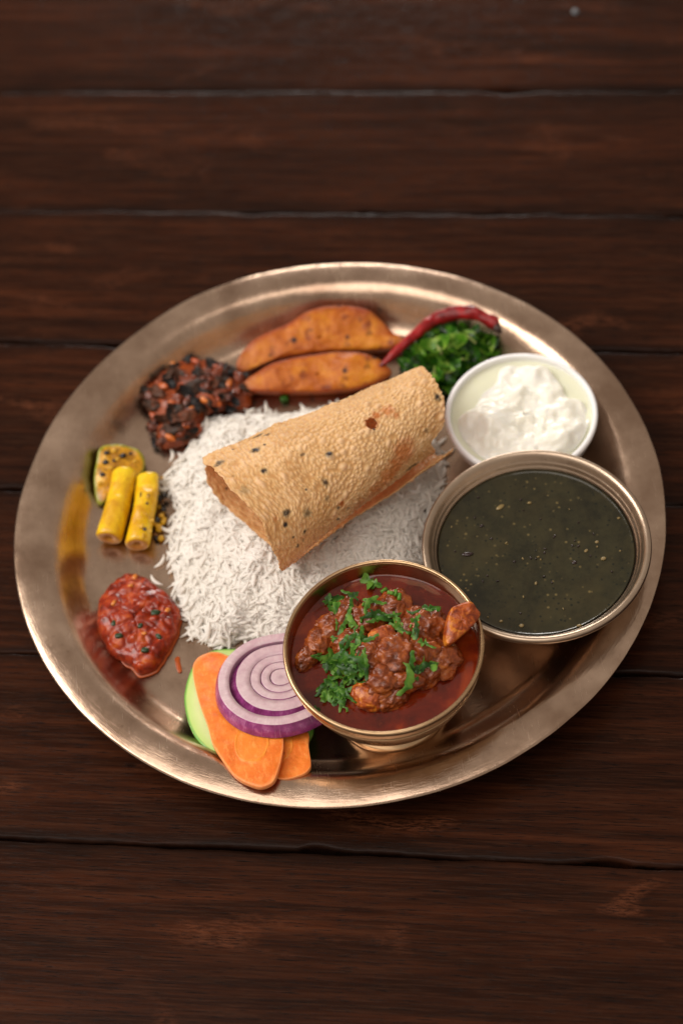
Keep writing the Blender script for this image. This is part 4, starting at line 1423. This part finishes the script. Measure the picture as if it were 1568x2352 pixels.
for k in range(30):
    px = r3.uniform(355, 378) - (0 if k < 26 else 74); py = r3.uniform(1095, 1245)
    if k >= 26: px = r3.uniform(296, 304)
    m = SEED if r3.random() < .55 else YB
    s = r3.uniform(.9, 1.9)
    c = at(px, py, FLOOR + s * .0009 + r3.uniform(0, .003))
    V, F = blob(c, (s * .001, s * .001, s * .0009), 2, .3, 2, k)
    part("seed" if m is SEED else "spice_bit", V, F, m, sp_)
for k in range(16):
    px = r3.uniform(322, 350); py = r3.uniform(1110, 1235)
    m = SEED if r3.random() < .3 else YB
    s_ = r3.uniform(.5, 1.2)
    c = at(px, py, .0185)
    V, F = blob(c, (s_ * .001, s_ * .001, s_ * .0006), 2, .3, 2, k)
    part("seed" if m is SEED else "spice_bit", V, F, m, sp_)
# ------------------------------------------------------------------ tomato relish
N = NT("tomato_relish")
v = N.coord()
col = N.ramp(N.noise(v, 150, 5, 0.6, .5), [(0.32, (0.09, 0.006, 0.002)), (0.5, (0.25, 0.019, 0.003)), (0.64, (0.40, 0.06, 0.007)), (0.78, (0.52, 0.17, 0.025))])
N.set(color=col, rough=N.ramp(N.noise(v, 160, 4), [(.4, .16), (.6, .42)]), spec=.4, coat=.0, coatr=.05, sss=.3, sssr=(1, .2, .06), ssss=.003, normal=N.bump(N.noise(v, 300, 4), .45, .0009))
TOM = N.m
tpoly = spline([(275, 1322), (310, 1318), (350, 1338), (392, 1368), (418, 1408), (414, 1450), (392, 1495), (362, 1540), (322, 1560), (300, 1538), (258, 1512), (236, 1482), (219, 1432), (230, 1375), (250, 1342)], 6, True)
tom = thing("tomato_relish", "glossy red chunky tomato relish spooned on the left of the plate", "relish", at(320, 1440, FLOOR))
to = resample_closed(np.array([at(x, y, FLOOR + .002) for x, y in tpoly]), 130)
to = to.mean(0) + (to - to.mean(0)) * (.95 + .05 * fbm(to, 110, 3, 77))[:, None]
tp = np.c_[np.random.default_rng(2).uniform(to[:, :2].min(0), to[:, :2].max(0), (70, 2)), np.zeros(70)]


def tom_disp(V, n):
    Vf = V.copy(); Vf[:, 2] = 0
    d1, d2 = cells(Vf, tp)
    wgt = np.clip((V[:, 2] - FLOOR - .002) / .004, 0, 1)
    return (wgt * (np.clip(d2 - d1, 0, .003) * .42 - .0004 + fbm(V, 120, 3, 151) * .0011))[:, None] * np.array([0, 0, 1.])


V, F = pillow(to, (0, 0, 1), .0085, .0016, 44, 2.6, tom_disp)
V[:, 2] = np.maximum(V[:, 2], FLOOR + .0002)
part("relish_body", V, F, TOM, tom)
tb = BVHTree.FromPolygons(V.tolist(), F)
# oily skirt
c = to.mean(0); ok = c + (to - c) * (1.03 + .03 * vnoise(to, 90, 9))[:, None]
ok[:, 2] = FLOOR + .0006
V2, F2 = pillow(ok, (0, 0, 1), .0008, .0004, 10, 6)
N = NT("orange_oil"); N.set(color=(0.34, 0.06, 0.006), rough=.3, spec=.35); OIL = N.m
part("oil_skirt", V2, F2, OIL, tom)
HB = plain("herb_bit", (0.012, 0.035, 0.008), .3); OB = plain("orange_flake", (0.55, 0.17, 0.02), .25)
for px, py, s, m in [(357, 1408, 2.6, 0), (322, 1437, 1.8, 0), (262, 1432, 2.2, 0), (273, 1460, 2.2, 0), (333, 1493, 2.2, 0), (365, 1462, 2.0, 0), (310, 1548, 1.5, 0), (300, 1345, 1.6, 1), (310, 1326, 1.9, 1), (262, 1385, 1.9, 1),
                     (330, 1455, 1.6, 1), (385, 1402, 2.0, 1)]:
    h = hit(tb, px, py)
    if h:
        V, F = blob(np.array(h[0]) - [0, 0, .0001], (s * .001, s * .0007, s * .0006), 2, .25, 2, int(px + py), (0, 0, px % 3), box=.8)
        part("herb_bit" if m == 0 else "chilli_flake", V, F, HB if m == 0 else OB, tom)
os_ = np.array([at(x, y, FLOOR + .0004) for x, y in spline([(402, 1512), (412, 1508), (414, 1520), (418, 1542), (410, 1545), (404, 1530)], 5, True)])
V, F = pillow(os_, (0, 0, 1), .0005, .0002, 6, 3)
solo("oil_smear", V, F, OIL, "small orange oil smear on the plate right of the tomato relish", "oil smear")

# ------------------------------------------------------------------ salad
def S9(cx, cy): return 401.9 + .2563 * cx, 1406.5 + .2563 * cy


def slab(name, px, ctr, z, nrm, thick, mat, lab, cat, cnt=120, seed=0, und=.0006, attrs=None, group=None):
    nrm = np.array(nrm, float); nrm /= np.linalg.norm(nrm)
    p0 = at(ctr[0], ctr[1], z)
    ol = outline_world(px, p0, nrm, cnt)
    V, F = pillow(ol, nrm, thick / 2, thick / 2, 34, 14, lambda V, n: (fbm(V, 60, 3, seed) * und + fbm(V, 420, 2, seed) * .00012)[:, None] * n)
    V[:, 2] = np.maximum(V[:, 2], FLOOR + .0002)
    o = solo(name, V, F, mat, lab, cat, group)
    th_ = np.sin(np.linspace(.03, PI / 2, 34))
    r_ = np.ones(len(V)); r_[:34 * cnt] = np.repeat(th_, cnt); r_[-2:] = 0
    a = o.data.attributes.new("rho", 'FLOAT', 'POINT'); a.data.foreach_set("value", r_.astype(np.float32))
    return o, V


N = NT("cucumber_flesh")
rho = N.attr("rho")
col = N.ramp(rho, [(0.0, (0.62, 0.68, 0.34)), (0.80, (0.60, 0.70, 0.34)), (0.955, (0.46, 0.62, 0.20)), (0.985, (0.13, 0.33, 0.05))])
N.set(color=col, rough=.22, spec=.5, sss=.35, sssr=(.7, 1, .4), ssss=.004)
CUC = N.m
slab("cucumber_slice", [(425, 1620), (428, 1580), (445, 1535), (480, 1502), (530, 1494), (600, 1500), (680, 1560), (716, 1640), (714, 1695), (660, 1730), (590, 1745), (508, 1741), (465, 1715), (437, 1672)],
     (570, 1620), FLOOR + .0075, (0, .17, 1), .0042, CUC, "pale green cucumber slice lying under the carrot slices", "cucumber slice", seed=5)

N = NT("carrot_flesh")
rho = N.attr("rho"); core_a = N.attr("core"); v = N.coord()
col = N.ramp(N.noise(v, 110, 5, .6), [(.3, (0.66, 0.135, 0.012)), (.6, (0.82, 0.215, 0.030)), (.8, (0.88, 0.30, 0.055))])
ringc = N.ramp(core_a, [(0.0, 0.45), (0.80, 0.30), (0.94, 0.75), (1.0, 0.0), (1.1 if False else 1.0, 0.0)])
col = N.mix(ringc, col, (0.84, 0.30, 0.035))
sk = N.ramp(rho, [(.955, 0.0), (.99, 1.0)])
col = N.mix(N.math('MULTIPLY', sk, .55), col, (0.86, 0.36, 0.14))
col = N.mix(N.math('MULTIPLY', N.ramp(N.noise(N.coord(scale=(1, .35, 1)), 420, 4, .7), [(.5, 0.0), (.68, 1.0)]), .45), col, (0.90, 0.40, 0.11))
rid = N.math('ADD', N.noise(v, 330, 4, .6), N.math('MULTIPLY', N.ramp(core_a, [(.85, 0.0), (.95, 1.0), (.999, 0.0)]), .7))
N.set(color=col, rough=.45, spec=.35, sss=.25, sssr=(1, .35, .08), ssss=.003, normal=N.bump(rid, .5, .0008))
CARROT = N.m


def core_attr(o, V, c, rx, ry, ang_=0):
    Pp = proj(V) - np.array(c)
    ca, sa = math.cos(ang_), math.sin(ang_)
    x = Pp[:, 0] * ca + Pp[:, 1] * sa; y = -Pp[:, 0] * sa + Pp[:, 1] * ca
    d = np.sqrt((x / rx) ** 2 + (y / ry) ** 2)
    d = d * (1 + .05 * vnoise(V, 250, 3))
    a = o.data.attributes.new("core", 'FLOAT', 'POINT'); a.data.foreach_set("value", np.minimum(d, 1.0).astype(np.float32))


c2px = [S9(*p) for p in [(800, 1120), (980, 1080), (1187, 1085), (1197, 1200), (1219, 1365), (1195, 1425), (1130, 1470), (1000, 1506), (900, 1492), (760, 1440), (700, 1250)]]
o, V = slab("carrot_slice", c2px, S9(1000, 1300), FLOOR + .0170, (0, .21, 1), .0030, CARROT, "short carrot slice peeking out right of the long one", "carrot slice", seed=6, group="carrot slices in the salad")
core_attr(o, V, S9(850, 1150), 55, 60)
c1px = [S9(*p) for p in [(163, 520), (200, 440), (270, 385), (340, 362), (430, 378), (600, 480), (800, 700), (950, 950), (970, 1110), (974, 1240), (942, 1400), (895, 1515), (825, 1563), (745, 1572), (625, 1532),
                         (520, 1455), (430, 1335), (345, 1205), (300, 1040), (235, 860), (185, 680)]]
o, V = slab("carrot_slice", c1px, S9(600, 1000), FLOOR + .0160, (0.0, .24, 1), .0034, CARROT, "long oval carrot slice with a pale core ring under the onion", "carrot slice", cnt=160, seed=7, und=.0010,
            group="carrot slices in the salad")
core_attr(o, V, S9(690, 1165), 40, 47, .2)

# onion
N = NT("red_onion")
v = N.coord(); sk = N.attr("skin")
fl = N.ramp(N.noise(v, 240, 4, .6), [(.3, (0.54, 0.39, 0.43)), (.7, (0.69, 0.56, 0.58))])
fl = N.mix(N.ramp(N.noise(v, 45, 3), [(.45, 0.0), (.7, .4)]), fl, (0.50, 0.28, 0.38))
_pv, _rr, _sp = polar(N)
_st = N.n.new('ShaderNodeMapping'); _st.inputs['Scale'].default_value = (60, 2600, 1); N.t.links.new(_pv, _st.inputs[0])
rad_n = N.noise(_st.outputs[0], 1.0, 4, .6)
fl = N.mix(N.math('MULTIPLY', N.ramp(rad_n, [(.42, 0.0), (.7, .5)]), 1.0), fl, (0.50, 0.33, 0.40))
pu = N.ramp(N.noise(v, 170, 4, .6), [(.3, (0.14, 0.014, 0.085)), (.55, (0.27, 0.045, 0.19)), (.75, (0.46, 0.18, 0.35))])
pu = N.mix(N.math('MULTIPLY', N.ramp(rad_n, [(.60, 0.0), (.72, 1.0)]), .6), pu, (0.55, 0.34, 0.46))
col = N.mix(sk, fl, pu)
N.set(color=col, rough=.2, spec=.5, coat=.3, coatr=.1, sss=.3, sssr=(1, .6, .8), ssss=.003, normal=N.bump(N.math('ADD', N.noise(v, 380, 4), rad_n), .25, .0006))
ONION = N.m
onn = np.array([0.02, .20, 1.0]); onn /= np.linalg.norm(onn)
oc = at(640, 1556, FLOOR + .0220)
ex = np.array([1, 0, 0]) - onn * onn[0]; ex /= np.linalg.norm(ex); ey = np.cross(onn, ex)
onion = thing("onion_slice", "round red onion slice with concentric purple rings on the carrots", "onion slice", oc - onn * .009)
# (outer radius, inner radius at the top, drop below the top face, offset towards the back right)
rings_ = [(.0292, .0238, 0, (0, 0), .0022), (.0216, .0148, .0008, (.0013, .0011), .0046), (.0146, .0100, .0010, (.0013, .0010), .0012), (.0098, .0056, .0009, (.0014, .0010), .0010),
          (.0053, .0001, .0010, (.0014, .0011), .0006)]
for k, (ro_, ri_, drop, (dx, dy), fl_) in enumerate(rings_):
    n = 150
    a = np.linspace(0, 2 * PI, n, endpoint=False)
    top = -drop; bot = -.0068
    q = [(ri_, bot, .9), (ri_, top - .0003, .7), (ri_ + .0001, top, .2), (ri_ * .6 + ro_ * .4, top + .00012, 0), (ro_ - .0006, top + .00008, 0), (ro_ - .00025, top + .00005, .1), (ro_ - .00005, top - .0001, 1), (ro_, top - .0004, 1),
         (ro_ + fl_ * .5, top - .0022, 1), (ro_ + fl_ * .85, top - .0048, 1), (ro_ + fl_, bot, 1)]
    if ri_ < .001: q = q[2:]
    V = []; skin = []
    wob = 1 + (.022 if k == 0 else .055) * vnoise(np.c_[np.cos(a), np.sin(a), np.full(n, k * .35)], 1.4, 61) + .006 * vnoise(np.c_[np.cos(a), np.sin(a), np.full(n, k * 5.)], 5, 62)
    for (r_, z_, s_) in q:
        for aa, wb in zip(a, wob):
            V.append(oc + onn * z_ + ex * (r_ * wb * math.cos(aa) + dx) + ey * (r_ * wb * math.sin(aa) * .985 + dy))
            skin.append(s_ * (1.0 if r_ > ri_ + .0004 or s_ < .5 else .6))
    F = grid_faces(len(q), n, True)
    po = part("onion_ring" if k < 4 else "onion_core", V, F, ONION, onion)
    at3 = po.data.attributes.new("skin", 'FLOAT', 'POINT'); at3.data.foreach_set("value", np.array(skin, np.float32))
print("SCENE OBJECTS", len(bpy.data.objects))
